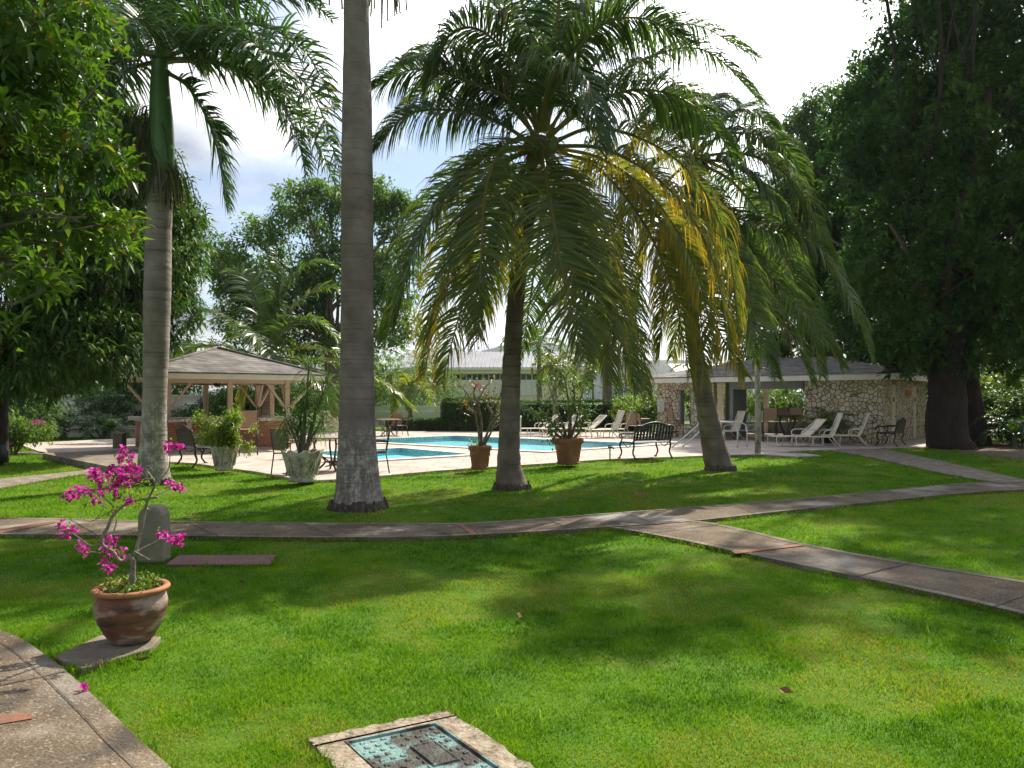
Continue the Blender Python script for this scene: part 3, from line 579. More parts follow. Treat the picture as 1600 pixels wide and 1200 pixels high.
# ------------------------------------------------------------------ foliage builders
def leaf_arrays(P, D, L, Wd, droop=0.25, fold=0.25):
    """each leaf: five vertices, two quads folded along the midrib and drooping to the tip"""
    n = len(P); up = np.tile(np.array((0, 0, 1.0)), (n, 1))
    S = np.cross(D, up + rng.normal(0, 0.35, (n, 3))); S = norm(S); Nn = np.cross(S, D)
    L = L[:, None]; Wd = Wd[:, None]
    mid = P + D * L * 0.5; tip = P + D * L * 0.95 - up * L * droop
    V = np.empty((n, 6, 3)); V[:, 0] = P; V[:, 1] = mid + S * Wd / 2 + Nn * Wd * fold; V[:, 2] = tip; V[:, 3] = mid - S * Wd / 2 + Nn * Wd * fold
    V[:, 4] = mid; V[:, 5] = mid
    F = np.array([(0, 4, 2, 1), (0, 3, 2, 4)]); F = (np.arange(n) * 6)[:, None, None] + F[None]
    return V.reshape(-1, 3), F.reshape(-1, 4)
def crown_mesh(name, m, parent, org, blobs, clusters, per, leaf, wid, droop=0.3, spread=1.0, shell=0.55, gap=0.42, gscale=0.6, tint=(0.15, 0.75), csize=0.3, down=0.15, odd=0.02, fold=0.2):
    """leaf whorls spread through a set of ellipsoids; clusters per blob are shared out by volume"""
    B = np.array(blobs, dtype=float); wgt = (B[:, 3] * B[:, 4] * B[:, 5]) ** 0.72; wgt /= wgt.sum()
    idx = rng.choice(len(B), clusters, p=wgt); b = B[idx]
    u = norm(rng.normal(0, 1, (clusters, 3))); r = shell + (1.08 - shell) * rng.random(clusters) ** 0.7
    C = b[:, :3] + u * r[:, None] * b[:, 3:6]
    keep = (0.6 * vnoise(C, gscale, 3) + 0.4 * vnoise(C, gscale * 2.7, 8)) > gap; keep &= C[:, 2] > 0.05
    C = C[keep]; u = u[keep]; n = len(C)
    base_t = rng.uniform(0, 1, n) * 0.3 + 0.35 * vnoise(C, 0.9, 12) + 0.35 * np.clip(vnoise(C, 0.38, 40) * 2 - 0.5, 0, 1)
    O = norm(u + rng.normal(0, 0.5, (n, 3)))
    P = np.repeat(C, per, axis=0) + rng.normal(0, csize * 0.35, (n * per, 3)); Oo = np.repeat(O, per, axis=0)
    D = norm(Oo * 0.55 * (1 / spread) + rng.normal(0, 0.62, (n * per, 3)) + np.array((0, 0, -down)))
    N = n * per; cs = np.repeat(rng.uniform(0.6, 1.35, n), per); L = leaf * cs * rng.uniform(0.7, 1.25, N); Wd = wid * cs * rng.uniform(0.7, 1.2, N)
    V, F = leaf_arrays(P, D, L, Wd, droop, fold)
    t = tint[0] + (tint[1] - tint[0]) * np.clip(np.repeat(base_t, per) * 0.8 + rng.uniform(-0.1, 0.3, N), 0, 1)
    t = np.where(rng.random(N) < odd, rng.uniform(0.88, 1, N), t)
    V = V - np.asarray(org, dtype=float)
    return npmesh(name, V, F, m, parent, np.repeat(t, 6))
def wiggle(a, b, n, amp, sag=0.0):
    a = np.array(a, float); b = np.array(b, float); L = np.linalg.norm(b - a); pts = []
    for i in range(n + 1):
        t = i / n; p = a + (b - a) * t
        if 0 < i < n: p = p + np.array([random.uniform(-amp, amp) * L for _ in range(3)])
        p = p + np.array((0, 0, -sag * L * math.sin(math.pi * t))); pts.append(p)
    return spline(pts, n * 3 + 1)
def tree(name, label, cat, base, trunk, blobs, bark='bark', group=None, limbs=True, twigs=5, limb_r=0.16, crown_kw=None, leaf='mango', fork=0.5):
    """trunk = [(x, y, z, r), ...] in world space; limbs run from the trunk to every blob"""
    root = thing(name, label, cat, base, 0, group)
    t = np.array(trunk, float); s = spline(t, 18); mb = MB()
    mb.tube([p[:3] - base for p in s], list(s[:, 3]), 14, wob=0.06)
    if limbs:
        for bl in blobs:
            c = np.array(bl[:3]); k = int(np.clip(fork + random.uniform(-0.15, 0.3), 0.25, 1) * 17)
            if c[2] < s[k, 2] + 0.2: k = int(np.argmin(np.abs(s[:, 2] - max(c[2] - 1.0, s[3, 2]))))
            p = wiggle(s[k, :3], c, 4, 0.06, -0.06); r0 = min(limb_r, s[k, 3] * 0.8)
            mb.tube([q - base for q in p], list(np.linspace(r0, r0 * 0.3, len(p))), 7)
            for _ in range(twigs):
                u = norm(rng.normal(0, 1, 3)); e = c + u * np.array(bl[3:6]) * random.uniform(0.7, 1.0); j = random.randint(len(p) // 2, len(p) - 1)
                q = wiggle(p[j], e, 3, 0.1); mb.tube([v - base for v in q], list(np.linspace(r0 * 0.35, 0.012, len(q))), 5, cap=False)
    mb.build('trunk', M[bark], root)
    kw = dict(clusters=2500, per=10, leaf=0.18, wid=0.05); kw.update(crown_kw or {})
    crown_mesh('crown', M[leaf], root, base, blobs, **kw)
    return root
def frond_mesh(ctrl, n=70, ll=0.9, lw=0.045, sag=0.75, tip=0.45, bare=0.12, tint=0.35, yellow=0.0, rr=0.035, plume=0.0, vee=0.25, org=(0, 0, 0), ytip=0.0):
    """pinnate palm leaf along a 3-D midrib: a tapering midrib and two rows of strap leaflets bending under their weight"""
    C = spline(np.array(ctrl, float), 44); T = np.gradient(C, axis=0); T = norm(T)
    X = np.cross(T[2], np.array((0, 0, 1.0)));
    if np.linalg.norm(X) < 0.2: X = np.cross(T[2], np.array((random.uniform(-1, 1), 1, 0.3)))
    X = norm(X); S = np.empty_like(C)
    for i in range(44):
        X = norm(X - T[i] * np.dot(X, T[i])); S[i] = X
    Nn = np.cross(S, T)
    m = 2 * n; t = np.repeat(np.linspace(bare, 0.995, n), 2) + rng.normal(0, 0.003, m); sg = np.tile((1.0, -1.0), n); t = np.clip(t, 0, 1)
    f = t * 43
    def at(A): return np.stack([np.interp(f, np.arange(44), A[:, k]) for k in range(3)], 1)
    keepm = (vnoise(np.stack([t * 30, sg * 7, t * 0 + n * .37], 1), 1.0, 11) > .20) & (rng.random(m) > .035)
    P, Tt, Ss, NN = at(C), norm(at(T)), norm(at(S)), norm(at(Nn))
    u = (t - bare) / (1 - bare)
    L = ll * (0.42 + 0.58 * np.sin(np.pi * np.clip(u * 0.78 + 0.14, 0, 1)) ** 1.0) * (1 - (1 - tip) * u ** 3) * rng.uniform(0.80, 1.10, m) * np.where(rng.random(m) < .06, rng.uniform(.35, .8, m), 1)
    grp = vnoise(np.stack([t * 16, sg * 9, t * 0 + n * .61], 1), 1.0, 21) - .5
    ang = R(16) + R(32) * u + rng.normal(0, 0.09, m) + grp * .5
    lift = vee + rng.normal(0, 0.10, m) + grp * .4 + (rng.uniform(-1, 1, m) * plume if plume else 0)
    D = norm(Ss * (sg * np.cos(ang))[:, None] + Tt * np.sin(ang)[:, None] + NN * lift[:, None])
    g = np.array((0, 0, -1.0)); K = 4; pts = [P]; d = D
    for k in range(K):
        pts.append(pts[-1] + d * (L / K)[:, None]); d = norm(d + g * (sag * (0.5 + 0.4 * k) * rng.uniform(0.8, 1.2, m) / K * 2)[:, None])
    wp = np.array((0.55, 1.0, 0.85, 0.55, 0.06)); Wd = norm(Tt - D * np.sum(Tt * D, 1, keepdims=True)); V = np.empty((m, 2 * (K + 1), 3))
    Wd = norm(Wd + NN * rng.normal(0, 0.35, (m, 1)))
    for k in range(K + 1):
        w = (lw * wp[k] / 2 * (0.55 + 0.45 * np.clip(L / ll, 0, 1)))[:, None]
        V[:, 2 * k] = pts[k] - Wd * w; V[:, 2 * k + 1] = pts[k] + Wd * w
    F = np.array([(2 * k, 2 * k + 1, 2 * k + 3, 2 * k + 2) for k in range(K)]); F = (np.arange(m)[keepm] * 2 * (K + 1))[:, None, None] + F[None]
    tl = tint + rng.uniform(-0.10, 0.10, m) + 0.0 * u
    tt = np.empty((m, K + 1))
    for k in range(K + 1): tt[:, k] = tl + yellow * (0.6 + 0.5 * rng.random(m)) * (0.55 + 0.45 * k / K) + ytip * max(0, k - 1.2) / 2.8 * rng.random(m)
    tt = np.clip(tt, 0, 0.90); tt = np.repeat(tt, 2, axis=1)
    dead = rng.random(m) < 0.02; tt[dead] = 1.0; bt = rng.random(m) < .22; tt[bt, -2:] = np.where(rng.random((int(bt.sum()), 1)) < .5, 1.0, tt[bt, -2:])
    # midrib
    q = 6; RV = []; RF = []
    for i in range(44):
        r = rr * (1 - 0.88 * (i / 43.0)) * (1.5 if i < 2 else 1.0)
        for k in range(q):
            a = 2 * math.pi * k / q; RV.append(C[i] + S[i] * math.cos(a) * r * 1.25 + Nn[i] * math.sin(a) * r * 0.8)
    for i in range(43):
        for k in range(q): RF.append((i * q + k, i * q + (k + 1) % q, (i + 1) * q + (k + 1) % q, (i + 1) * q + k))
    nV = m * 2 * (K + 1)
    Vall = np.vstack([V.reshape(-1, 3), np.array(RV)]) - np.asarray(org, float)
    return Vall, np.vstack([F.reshape(-1, 4), np.array(RF) + nV]), np.concatenate([tt.ravel(), np.full(len(RV), 0.95)])
def frond(parent, ctrl, m='frond', name='frond', label=None, **kw):
    V, F, t = frond_mesh(ctrl, **kw); o = npmesh(name, V, F, M[m], parent, t)
    if label: o['label'] = label
    return o
def auto_ctrl(c, az, el, L, droop, tw=0.0):
    """a midrib leaving c at azimuth az, elevation el, bending down as it goes"""
    p = np.array(c, float); pts = [p]; e = el; st = L / 6
    for i in range(6):
        a = az + tw * i; p = p + st * np.array((math.cos(e) * math.sin(a), math.cos(e) * math.cos(a), math.sin(e))); pts.append(p); e -= droop * (0.5 + 0.22 * i)
        e = max(e, -1.45)
    return pts
def palm(name, label, base, path, crown, nf, L, bark='ctrunk', mat='frond', el=(-0.5, 1.3), droop=0.42, group=None, base_flare=1.5, fk=None, shaft=False):
    """trunk along a world-space path of (x, y, z, r) and a rosette of fronds"""
    root = thing(name, label, 'palm tree', base, 0, group); base = np.array(base, float)
    s = spline(np.array(path, float), 30); mb = MB(); mb.tube([p[:3] - base for p in s], list(s[:, 3]), 16); mb.build('trunk', M[bark], root)
    k0 = random.uniform(0, 6)
    for i in range(nf):
        u = (i + 0.5) / nf; e = el[1] + (el[0] - el[1]) * u; az = k0 + i * 2.39996
        kw = dict(n=44, ll=L * 0.24, lw=0.05, tint=0.3 + 0.12 * random.random(), yellow=max(0, u - 0.7) * 0.8, rr=0.03, org=base); kw.update(fk or {})
        frond(root, auto_ctrl(crown, az, e, L * random.uniform(0.85, 1.05), droop * random.uniform(0.8, 1.15), random.uniform(-0.04, 0.04)), mat, **kw)
    return root

# ------------------------------------------------------------------ palms
def pxpath(pts, d0):
    """pixel outline points with a depth offset each -> world points around depth d0"""
    return [W(p[0], p[1], d0 + (p[2] if len(p) > 2 else 0)) for p in pts]
def trunk_pts(pts, d0):
    return [(*W(p[0], p[1], d0), p[2] / FPX * d0 / 2) for p in pts]       # (px, py, width in px)
def ground_base(px, py):
    return G(px, py)
def root_mat(root, r):
    """rough collar of matted roots skirting the foot of a palm"""
    V = []; F = []; n = 72; prof = [(.95, .13), (1.0, .10), (1.03, .05), (1.06, -.03)]; jit = [random.uniform(-.05, .05) for _ in range(n)]
    for j, (q, z) in enumerate(prof):
        for k in range(n):
            a = 2 * math.pi * k / n; rr = r * (q + jit[k] * (.4 + .5 * j) + random.uniform(-.02, .02)); V.append((rr * math.cos(a), rr * math.sin(a), z + (random.uniform(-.05, .04) if j == 0 else random.uniform(-.012, .012) if j < 3 else 0)))
    for j in range(3):
        for k in range(n): F.append((j * n + k, (j + 1) * n + k, (j + 1) * n + (k + 1) % n, j * n + (k + 1) % n))
    mb = MB(); mb.add(V, F); o = mb.build('roots', M['rootmat'], root); bm = bmesh.new(); bm.from_mesh(o.data); bmesh.ops.recalc_face_normals(bm, faces=bm.faces); bm.to_mesh(o.data); bm.free()
def coconut(name, label, bpx, tpts, crown_px, fronds, ll, lw, seed, nuts):
    b = G(*bpx); d0 = b[1]; root = thing(name, label, 'palm tree', b, 0, 'coconut palms on the lawn by the pool')
    tp = trunk_pts(tpts, d0); tp[0] = (*b[:2], -0.05, tp[0][3]); s = spline(np.array(tp), 60); mb = MB()
    rad = [r * (1 + 0.035 * math.sin(i * 2.4)) for i, r in enumerate(s[:, 3])]
    mb.tube([p[:3] - b for p in s], rad, 20, wob=0.025); mb.build('trunk', M['ctrunk'], root); root_mat(root, tp[0][3])
    for fr in fronds:
        kw = dict(n=185, ll=ll, lw=lw, sag=1.5, tint=0.34, yellow=0.0, rr=0.045, org=b, ytip=0.0); kw.update(fr[1])
        frond(root, pxpath(fr[0], d0), 'frond', **kw)
    c = W(*crown_px, d0)
    for i in range(nuts):
        a = i * 2.4; mb = MB(); q = c + np.array((math.cos(a) * 0.22, -0.15 - 0.12 * abs(math.sin(a)), -0.05 - 0.11 * (i % 4))) - b
        mb.lathe([(0.001, -.12), (.05, -.105), (.085, -.05), (.095, 0.0), (.085, .05), (.05, .10), (.001, .115)], 12, q); mb.build('coconut', M['coconut'], root)
    # fibre sheath where the stalks leave the trunk
    n = 260; P = np.repeat((c - b)[None], n, 0) + rng.normal(0, 0.12, (n, 3)) + np.array((0, 0, -0.12)); D = norm(rng.normal(0, 0.5, (n, 3)) + np.array((0, 0, -0.5)))
    V, F = leaf_arrays(P, D, rng.uniform(0.25, 0.5, n), rng.uniform(0.02, 0.06, n)); npmesh('fibre_sheath', V, F, M['husk'], root, np.repeat(rng.random(n), 6))
    return root
Y = lambda y, t=0.36, **k: dict(yellow=y, tint=t, **k)
coconut('coconut_palm', 'largest coconut palm with drooping yellowing fronds, upright trunk in the middle of the lawn', (800, 765),
    [(801, 766, 56), (797, 745, 45), (795, 715, 36), (797, 640, 31), (801, 540, 28), (810, 430, 26), (824, 340, 25), (838, 262, 27), (844, 215, 30)], (845, 222), [
    ([(838, 218, 0), (800, 160, -.2), (735, 128, -.3), (650, 108, -.4), (580, 140, -.5)], Y(0, .25)),
    ([(832, 225, 0), (775, 190, 0), (700, 172, 0), (632, 182, 0), (582, 240, 0)], Y(0, .22)),
    ([(838, 220, -.2), (795, 222, -.8), (762, 285, -1.3), (752, 400, -1.6), (748, 530, -1.7)], Y(.03, .46, sag=.5)),
    ([(834, 228, 0), (765, 240, -.3), (695, 310, -.5), (645, 400, -.6), (618, 510, -.6)], Y(0, .33)),
    ([(834, 232, .3), (775, 260, .8), (722, 340, 1.1), (690, 450, 1.3), (662, 590, 1.3)], Y(.14, .46, ytip=.9)),
    ([(838, 238, -.2), (805, 290, -.8), (765, 380, -1), (722, 480, -1.1), (690, 600, -1.1)], Y(.10, .46, ytip=.8)),
    ([(845, 235, -.3), (852, 270, -1), (866, 350, -1.5), (882, 440, -1.6), (912, 560, -1.7)], Y(.05, .48, sag=.5)),
    ([(852, 238, -.2), (885, 280, -.6), (925, 370, -.9), (962, 480, -1), (992, 610, -1)], Y(.05, .45, ytip=.25)),
    ([(858, 225, 0), (930, 200, 0), (1020, 225, -.2), (1095, 290, -.3), (1140, 400, -.4), (1152, 520, -.4)], Y(.12, .42, ytip=1.1, ll=1.25)),
    ([(856, 215, .4), (915, 160, .8), (1000, 96, 1.0), (1100, 78, 1.2), (1190, 160, 1.3)], Y(0, .26)),
    ([(856, 208, .3), (920, 110, .7), (1000, 45, 1.0), (1090, 40, 1.2), (1180, 90, 1.4)], Y(0, .28)),
    ([(852, 200, .2), (890, 100, .3), (960, 15, .4), (1050, -45, .6), (1140, -30, .7)], Y(0, .25)),
    ([(845, 198, .1), (835, 80, .2), (795, -50, .3), (740, -130, .3)], Y(0, .22)),
    ([(842, 205, 0), (808, 110, -.3), (752, 48, -.5), (702, 55, -.7), (668, 130, -.8)], Y(0, .30)),
    ([(848, 205, -.4), (856, 140, -1), (884, 106, -1.5), (918, 132, -1.9), (938, 225, -2.1)], Y(0, .30)),
    ([(850, 195, 0), (868, 60, -.1), (878, -80, -.3), (868, -170, -.5)], Y(0, .20)),
    ([(852, 195, .2), (900, 60, .1), (950, -80, 0), (1000, -170, -.1)], Y(0, .22)),
    ([(842, 195, .3), (800, 60, .6), (742, -40, .9), (670, -70, 1.2)], Y(0, .24)),
    ([(856, 232, .5), (930, 260, 1.2), (1000, 340, 1.8), (1050, 450, 2.), (1078, 590, 2)], Y(.2, .50, ytip=.4)),
    ([(848, 235, .5), (850, 300, 1.4), (838, 400, 2.0), (818, 540, 2.2)], Y(.02, .30)),
    ([(856, 230, .3), (945, 250, .6), (1030, 320, .8), (1090, 430, .8), (1118, 560, .8)], Y(.20, .50, ytip=.9, ll=1.1)),
    ([(838, 212, .3), (768, 140, 1), (700, 118, 1.6), (632, 165, 2)], Y(0, .24)),
    ([(842, 236, .6), (800, 290, 1.5), (768, 370, 2.0), (745, 520, 2.2)], Y(.22, .42, ytip=.3)),
    ([(850, 240, .2), (880, 310, .9), (905, 420, 1.3), (930, 560, 1.5)], Y(.14, .42, ytip=.4)),
    ([(852, 200, .5), (880, 70, 1.4), (910, -20, 2.2), (960, -60, 3.0)], Y(0, .20)),
    ([(856, 228, -.1), (950, 235, -.4), (1050, 300, -.6), (1115, 410, -.7), (1140, 560, -.7)], Y(.10, .48, ytip=1.2, ll=1.25)),
    ([(854, 236, .4), (900, 290, 1.0), (945, 380, 1.4), (975, 490, 1.5), (1010, 620, 1.5)], Y(.10, .50, ytip=.4)),
    ([(852, 236, -.3), (870, 275, -.8), (905, 370, -1.2), (935, 480, -1.3), (952, 600, -1.3)], Y(.06, .52, ytip=.3)),
    ([(856, 230, .6), (960, 270, 1.4), (1050, 370, 1.9), (1092, 480, 2.1), (1100, 600, 2.1)], Y(.16, .50, ytip=.4)),
    ([(836, 230, .4), (745, 250, .9), (672, 330, 1.2), (632, 430, 1.3), (600, 540, 1.3)], Y(.04, .38)),
    ([(838, 232, 0), (785, 260, -.2), (735, 340, -.4), (700, 430, -.5), (672, 540, -.5)], Y(.03, .46)),
    ([(856, 214, -.2), (930, 160, -.6), (1010, 140, -.8), (1090, 170, -.9), (1150, 250, -.9)], Y(0, .32)),
    ([(850, 200, -.2), (880, 110, -.4), (940, 40, -.6), (1010, 30, -.7), (1080, 70, -.8)], Y(0, .26)),
    ([(842, 205, .2), (790, 130, .5), (730, 80, .8), (670, 80, 1.0), (620, 110, 1.1)], Y(0, .26)),
    ], 1.25, 0.036, 1, 9)
coconut('coconut_palm', 'leaning coconut palm with slanting trunk beside the pale post and stone pavilion', (1126, 735),
    [(1128, 736, 46), (1116, 700, 38), (1104, 640, 31), (1092, 580, 26), (1080, 500, 23), (1075, 420, 22), (1078, 330, 22), (1086, 250, 24)], (1086, 245), [
    ([(1086, 240, 0), (1130, 212, .2), (1180, 210, .4), (1230, 235, .5), (1262, 290, .6)], Y(0, .34)),
    ([(1084, 235, 0), (1060, 170, -.2), (1035, 150, -.4), (1005, 190, -.6)], Y(0, .30)),
    ([(1086, 232, 0), (1092, 180, .2), (1115, 150, .5), (1150, 160, .7)], Y(0, .36)),
    ([(1088, 238, .2), (1125, 190, .6), (1170, 170, 1.), (1215, 205, 1.4)], Y(0, .3)),
    ([(1088, 250, 0), (1120, 320, -.4), (1190, 355, -.7), (1270, 380, -.9), (1330, 470, -1), (1362, 560, -1)], Y(.03, .40, ll=1.1)),
    ([(1088, 255, .2), (1130, 350, .3), (1200, 430, .4), (1270, 500, .5), (1318, 575, .5)], Y(0, .36)),
    ([(1086, 255, -.2), (1110, 330, -.7), (1150, 420, -1), (1185, 510, -1.2), (1212, 590, -1.2)], Y(.02, .40)),
    ([(1084, 255, -.2), (1080, 330, -.8), (1095, 430, -1.2), (1125, 520, -1.4), (1165, 590, -1.4)], Y(.26, .46, ytip=.5)),
    ([(1082, 250, .2), (1040, 290, .4), (1010, 380, .5), (995, 480, .6), (988, 600, .6)], Y(.22, .44, ytip=.3)),
    ([(1082, 245, 0), (1030, 250, -.3), (990, 310, -.6), (965, 420, -.8)], Y(.05, .36)),
    ([(1086, 245, .4), (1140, 270, 1.2), (1200, 330, 1.8), (1240, 430, 2.2), (1250, 540, 2.2)], Y(.04, .36)),
    ([(1084, 255, .4), (1090, 330, 1.2), (1075, 430, 1.6), (1050, 560, 1.7)], Y(.25, .44, ytip=.3)),
    ([(1086, 255, .3), (1130, 340, .8), (1160, 440, 1), (1180, 570, 1)], Y(.04, .36)),
    ([(1088, 248, -.2), (1150, 260, -.6), (1215, 320, -.9), (1262, 400, -1)], Y(.03, .38)),
    ([(1088, 245, -.1), (1160, 240, -.3), (1225, 270, -.5), (1275, 340, -.6), (1300, 420, -.6)], Y(.02, .38)),
    ([(1086, 258, 0), (1120, 360, 0), (1180, 450, 0), (1235, 520, 0), (1270, 600, 0)], Y(.03, .42)),
    ([(1080, 240, .1), (1045, 200, .2), (1000, 215, .3), (965, 290, .4)], Y(0, .32)),
    ([(1084, 258, 0), (1060, 330, .2), (1040, 430, .3), (1030, 560, .3)], Y(.2, .46, ytip=.4)),
    ([(1088, 252, .4), (1150, 290, 1.0), (1215, 380, 1.4), (1262, 490, 1.6), (1285, 590, 1.6)], Y(.03, .38)),
    ], 1.15, 0.043, 2, 5)

def royal(name, label, b, tp, shaft, crown, fronds, matk, fruit):
    d0 = b[1]; root = thing(name, label, 'palm tree', b, 0, 'royal palms on the lawn')
    s = spline(np.array(tp), 60); mb = MB(); mb.tube([p[:3] - b for p in s], [r * (1 + 0.012 * math.sin(i * 1.9)) for i, r in enumerate(s[:, 3])], 24, wob=0.012); mb.build('trunk', M[matk], root); root_mat(root, tp[0][3])
    sh = spline(np.array(shaft), 14); mb = MB(); mb.tube([p[:3] - b for p in sh], list(sh[:, 3]), 20); mb.build('crownshaft', M['shaft'], root)
    for fr in fronds:
        kw = dict(n=150, ll=0.98, lw=0.045, sag=0.6, tint=0.40, rr=0.05, plume=0.75, bare=0.10, org=b); kw.update(fr[1]); frond(root, fr[0], 'royal', **kw)
    for (a, L, nst) in fruit:                                     # hanging fruit stalks below the shaft
        Vs = []; Fs = []; T = []; c0 = np.array(a[0]); c1 = np.array(a[1])
        for i in range(nst):
            t = random.random(); p = c0 + (c1 - c0) * t + np.array([random.gauss(0, .05) for _ in range(3)]); w = 0.010
            v = np.array([random.gauss(0, .5), random.gauss(0, .5), -0.3]); pts = [p]
            for k in range(4): p = p + v * L / 4 * random.uniform(.6, 1.1); v = v * 0.55 + np.array((0, 0, -0.75)); pts.append(p)
            bb = len(Vs)
            for q in pts: Vs += [q + np.array((w, w * .5, 0)), q - np.array((w, w * .5, 0))]
            for k in range(4): Fs.append((bb + 2 * k, bb + 2 * k + 1, bb + 2 * k + 3, bb + 2 * k + 2))
            T += [random.random()] * 10
            for k in range(1, 5):
                for _ in range(3):
                    q = pts[k] + np.array([random.gauss(0, .03) for _ in range(3)]); r = 0.013; bb = len(Vs)
                    Vs += [q + np.array((r, 0, 0)), q + np.array((0, r, r)), q - np.array((r, 0, 0)), q - np.array((0, r, r))]; Fs.append((bb, bb + 1, bb + 2, bb + 3)); T += [random.random()] * 4
        npmesh('fruit_cluster', np.array(Vs) - b, Fs, M['strand'], root, T)
    return root
b = G(240, 757); d0 = b[1]; f = lambda pts: pxpath(pts, d0)
royal('royal_palm', 'royal palm with pale trunk and green crownshaft, left of the tiled bar hut', b,
    [(*b[:2], -.05, .33)] + trunk_pts([(240, 745, 50), (239, 715, 43), (240, 680, 39), (242, 620, 35), (244, 540, 38), (246, 450, 40), (248, 360, 38), (252, 300, 36), (254, 272, 33)], d0),
    trunk_pts([(254, 275, 33), (254, 240, 36), (252, 190, 35), (250, 140, 29), (250, 85, 22)], d0), None, [
    (f([(252, 90, 0), (330, 70, -.2), (420, 85, -.4), (490, 150, -.5), (532, 270, -.5)]), dict(ll=1.05)),
    (f([(254, 95, .2), (340, 100, .5), (420, 140, .7), (485, 205, .8), (528, 300, .8)]), dict(yellow=.15)),
    (f([(256, 110, 0), (298, 140, .2), (335, 215, .3), (354, 325, .3)]), dict(yellow=.08, plume=.3)),
    (f([(250, 80, .2), (320, 30, .5), (410, -5, .8), (500, 0, 1.0)]), {}),
    (f([(248, 85, 0), (185, 70, .2), (125, 100, .3), (92, 190, .3)]), {}),
    (f([(248, 75, 0), (225, -30, .2), (170, -100, .4), (100, -110, .5)]), {}),
    (f([(252, 70, 0), (285, -50, -.2), (350, -130, -.4), (430, -140, -.5)]), {}),
    (f([(247, 95, .1), (195, 115, .4), (155, 185, .6), (142, 300, .7)]), {}),
    (f([(250, 80, .3), (265, 40, 1.5), (290, 40, 2.6), (320, 110, 3.6)]), {}),
    (f([(250, 80, -.3), (235, 45, -1.5), (210, 30, -2.4), (180, 80, -3.0)]), {}),
    (f([(252, 80, -.3), (300, 50, -1.2), (360, 45, -1.9), (425, 95, -2.4), (450, 160, -2.6)]), {}),
    (f([(250, 80, .2), (220, 20, .8), (150, 0, 1.3), (80, 40, 1.6)]), {}),
    (f([(252, 72, .1), (262, -60, .3), (300, -170, .5), (345, -220, .7)]), {}),
    (f([(252, 85, .2), (300, 65, 1.2), (370, 90, 2.1), (440, 170, 2.8)]), dict(yellow=.1)),
    (f([(254, 92, 0), (330, 95, .1), (405, 125, .2), (455, 190, .2), (480, 275, .2)]), dict(yellow=.06)),
    (f([(253, 85, -.1), (325, 45, -.4), (410, 40, -.7), (480, 85, -.8), (525, 170, -.9)]), {}),
    (f([(248, 88, -.1), (200, 85, -.3), (160, 130, -.5), (130, 220, -.6)]), {}),
    (f([(253, 78, .3), (330, 10, .8), (430, -30, 1.2), (520, 30, 1.5)]), {}),
    ], 'rtrunk2', [((W(232, 165, d0), W(245, 265, d0)), 1.0, 170), ((W(262, 255, d0), W(272, 270, d0)), .7, 60), ((W(195, 170, d0 - .1), W(240, 250, d0 - .1)), 1.1, 150)])
b = G(560, 795); d0 = b[1]; tz = 9.6
cr = np.array((b[0] + 0.02, d0, 10.9))
fl = []
for i in range(13):
    u = i / 13; fl.append((auto_ctrl(cr, i * 2.39996 + .4, 1.2 - 1.35 * u, 3.6, .36), dict(n=70)))
top = [(*W(557, 0, d0), 0.185), (b[0], d0, 8.4, .19), (b[0], d0, 9.4, .17)]
rp = royal('royal_palm', 'tall royal palm whose thick ringed trunk crosses the whole view, lichen on its foot', b,
    [(*b[:2], -.05, .41)] + trunk_pts([(560, 788, 79), (560, 772, 74), (559, 745, 67), (558, 690, 59), (558, 620, 54), (558, 520, 51), (558, 400, 50), (558, 280, 49), (558, 150, 45), (557, 60, 40)], d0) + top,
    [(b[0], d0, 9.3, .17), (b[0], d0, 9.8, .2), (b[0], d0, 10.4, .15), (b[0], d0, 10.9, .1)], None, fl, 'rtrunk',
    [((W(515, -40, d0), W(520, -60, d0)), .7, 12), ((W(598, -35, d0 + .1), W(612, -55, d0)), .75, 16)])
# young coconut palm behind the bar hut
c = W(415, 552, 31); b = np.array((c[0], 31.0, 0))
root = thing('young_coconut_palm', 'bushy coconut palm with upswept fronds rising behind the bar hut', 'palm tree', b)
mb = MB(); mb.tube([(0, 0, 0), (0.05, 0, 1.2), (0, 0, c[2])], [.22, .17, .15], 12); mb.build('trunk', M['ctrunk'], root)
for pts, kw in (([(413, 552), (428, 490), (440, 430), (432, 395)], {}), ([(412, 552), (370, 510), (325, 488), (282, 490)], {}), ([(416, 552, -.3), (455, 505, -.8), (500, 505, -1), (540, 545, -1)], {}),
                ([(414, 552, .3), (405, 480, .8), (380, 430, 1.2), (350, 425, 1.5)], {}), ([(412, 555, -.5), (395, 530, -1.5), (400, 520, -2.2), (432, 575, -3.0)], {}), ([(416, 556), (480, 545, .2), (545, 558, .3), (590, 610, .4)], dict(yellow=.1)),
                ([(412, 556, .3), (350, 545, .5), (300, 545, .8), (265, 570, 1)], {}), ([(417, 552, .4), (470, 470, 1), (520, 450, 1.5), (560, 480, 1.8)], {}), ([(416, 560, -.3), (460, 570, -.8), (500, 600, -1), (520, 650, -1)], dict(yellow=.3)),
                ([(412, 560, -.3), (390, 590, -.5), (380, 640, -.6)], dict(yellow=.4)), ([(418, 556, .2), (530, 570, .6), (600, 600, .8), (645, 640, .8)], dict(yellow=.25)), ([(415, 552, .2), (450, 450, .5), (490, 410, .8), (530, 420, 1)], {})):
    frond(root, pxpath(pts, 31), n=80, ll=1.35, lw=.10, sag=.6, tint=.36, rr=.045, org=b, **kw)
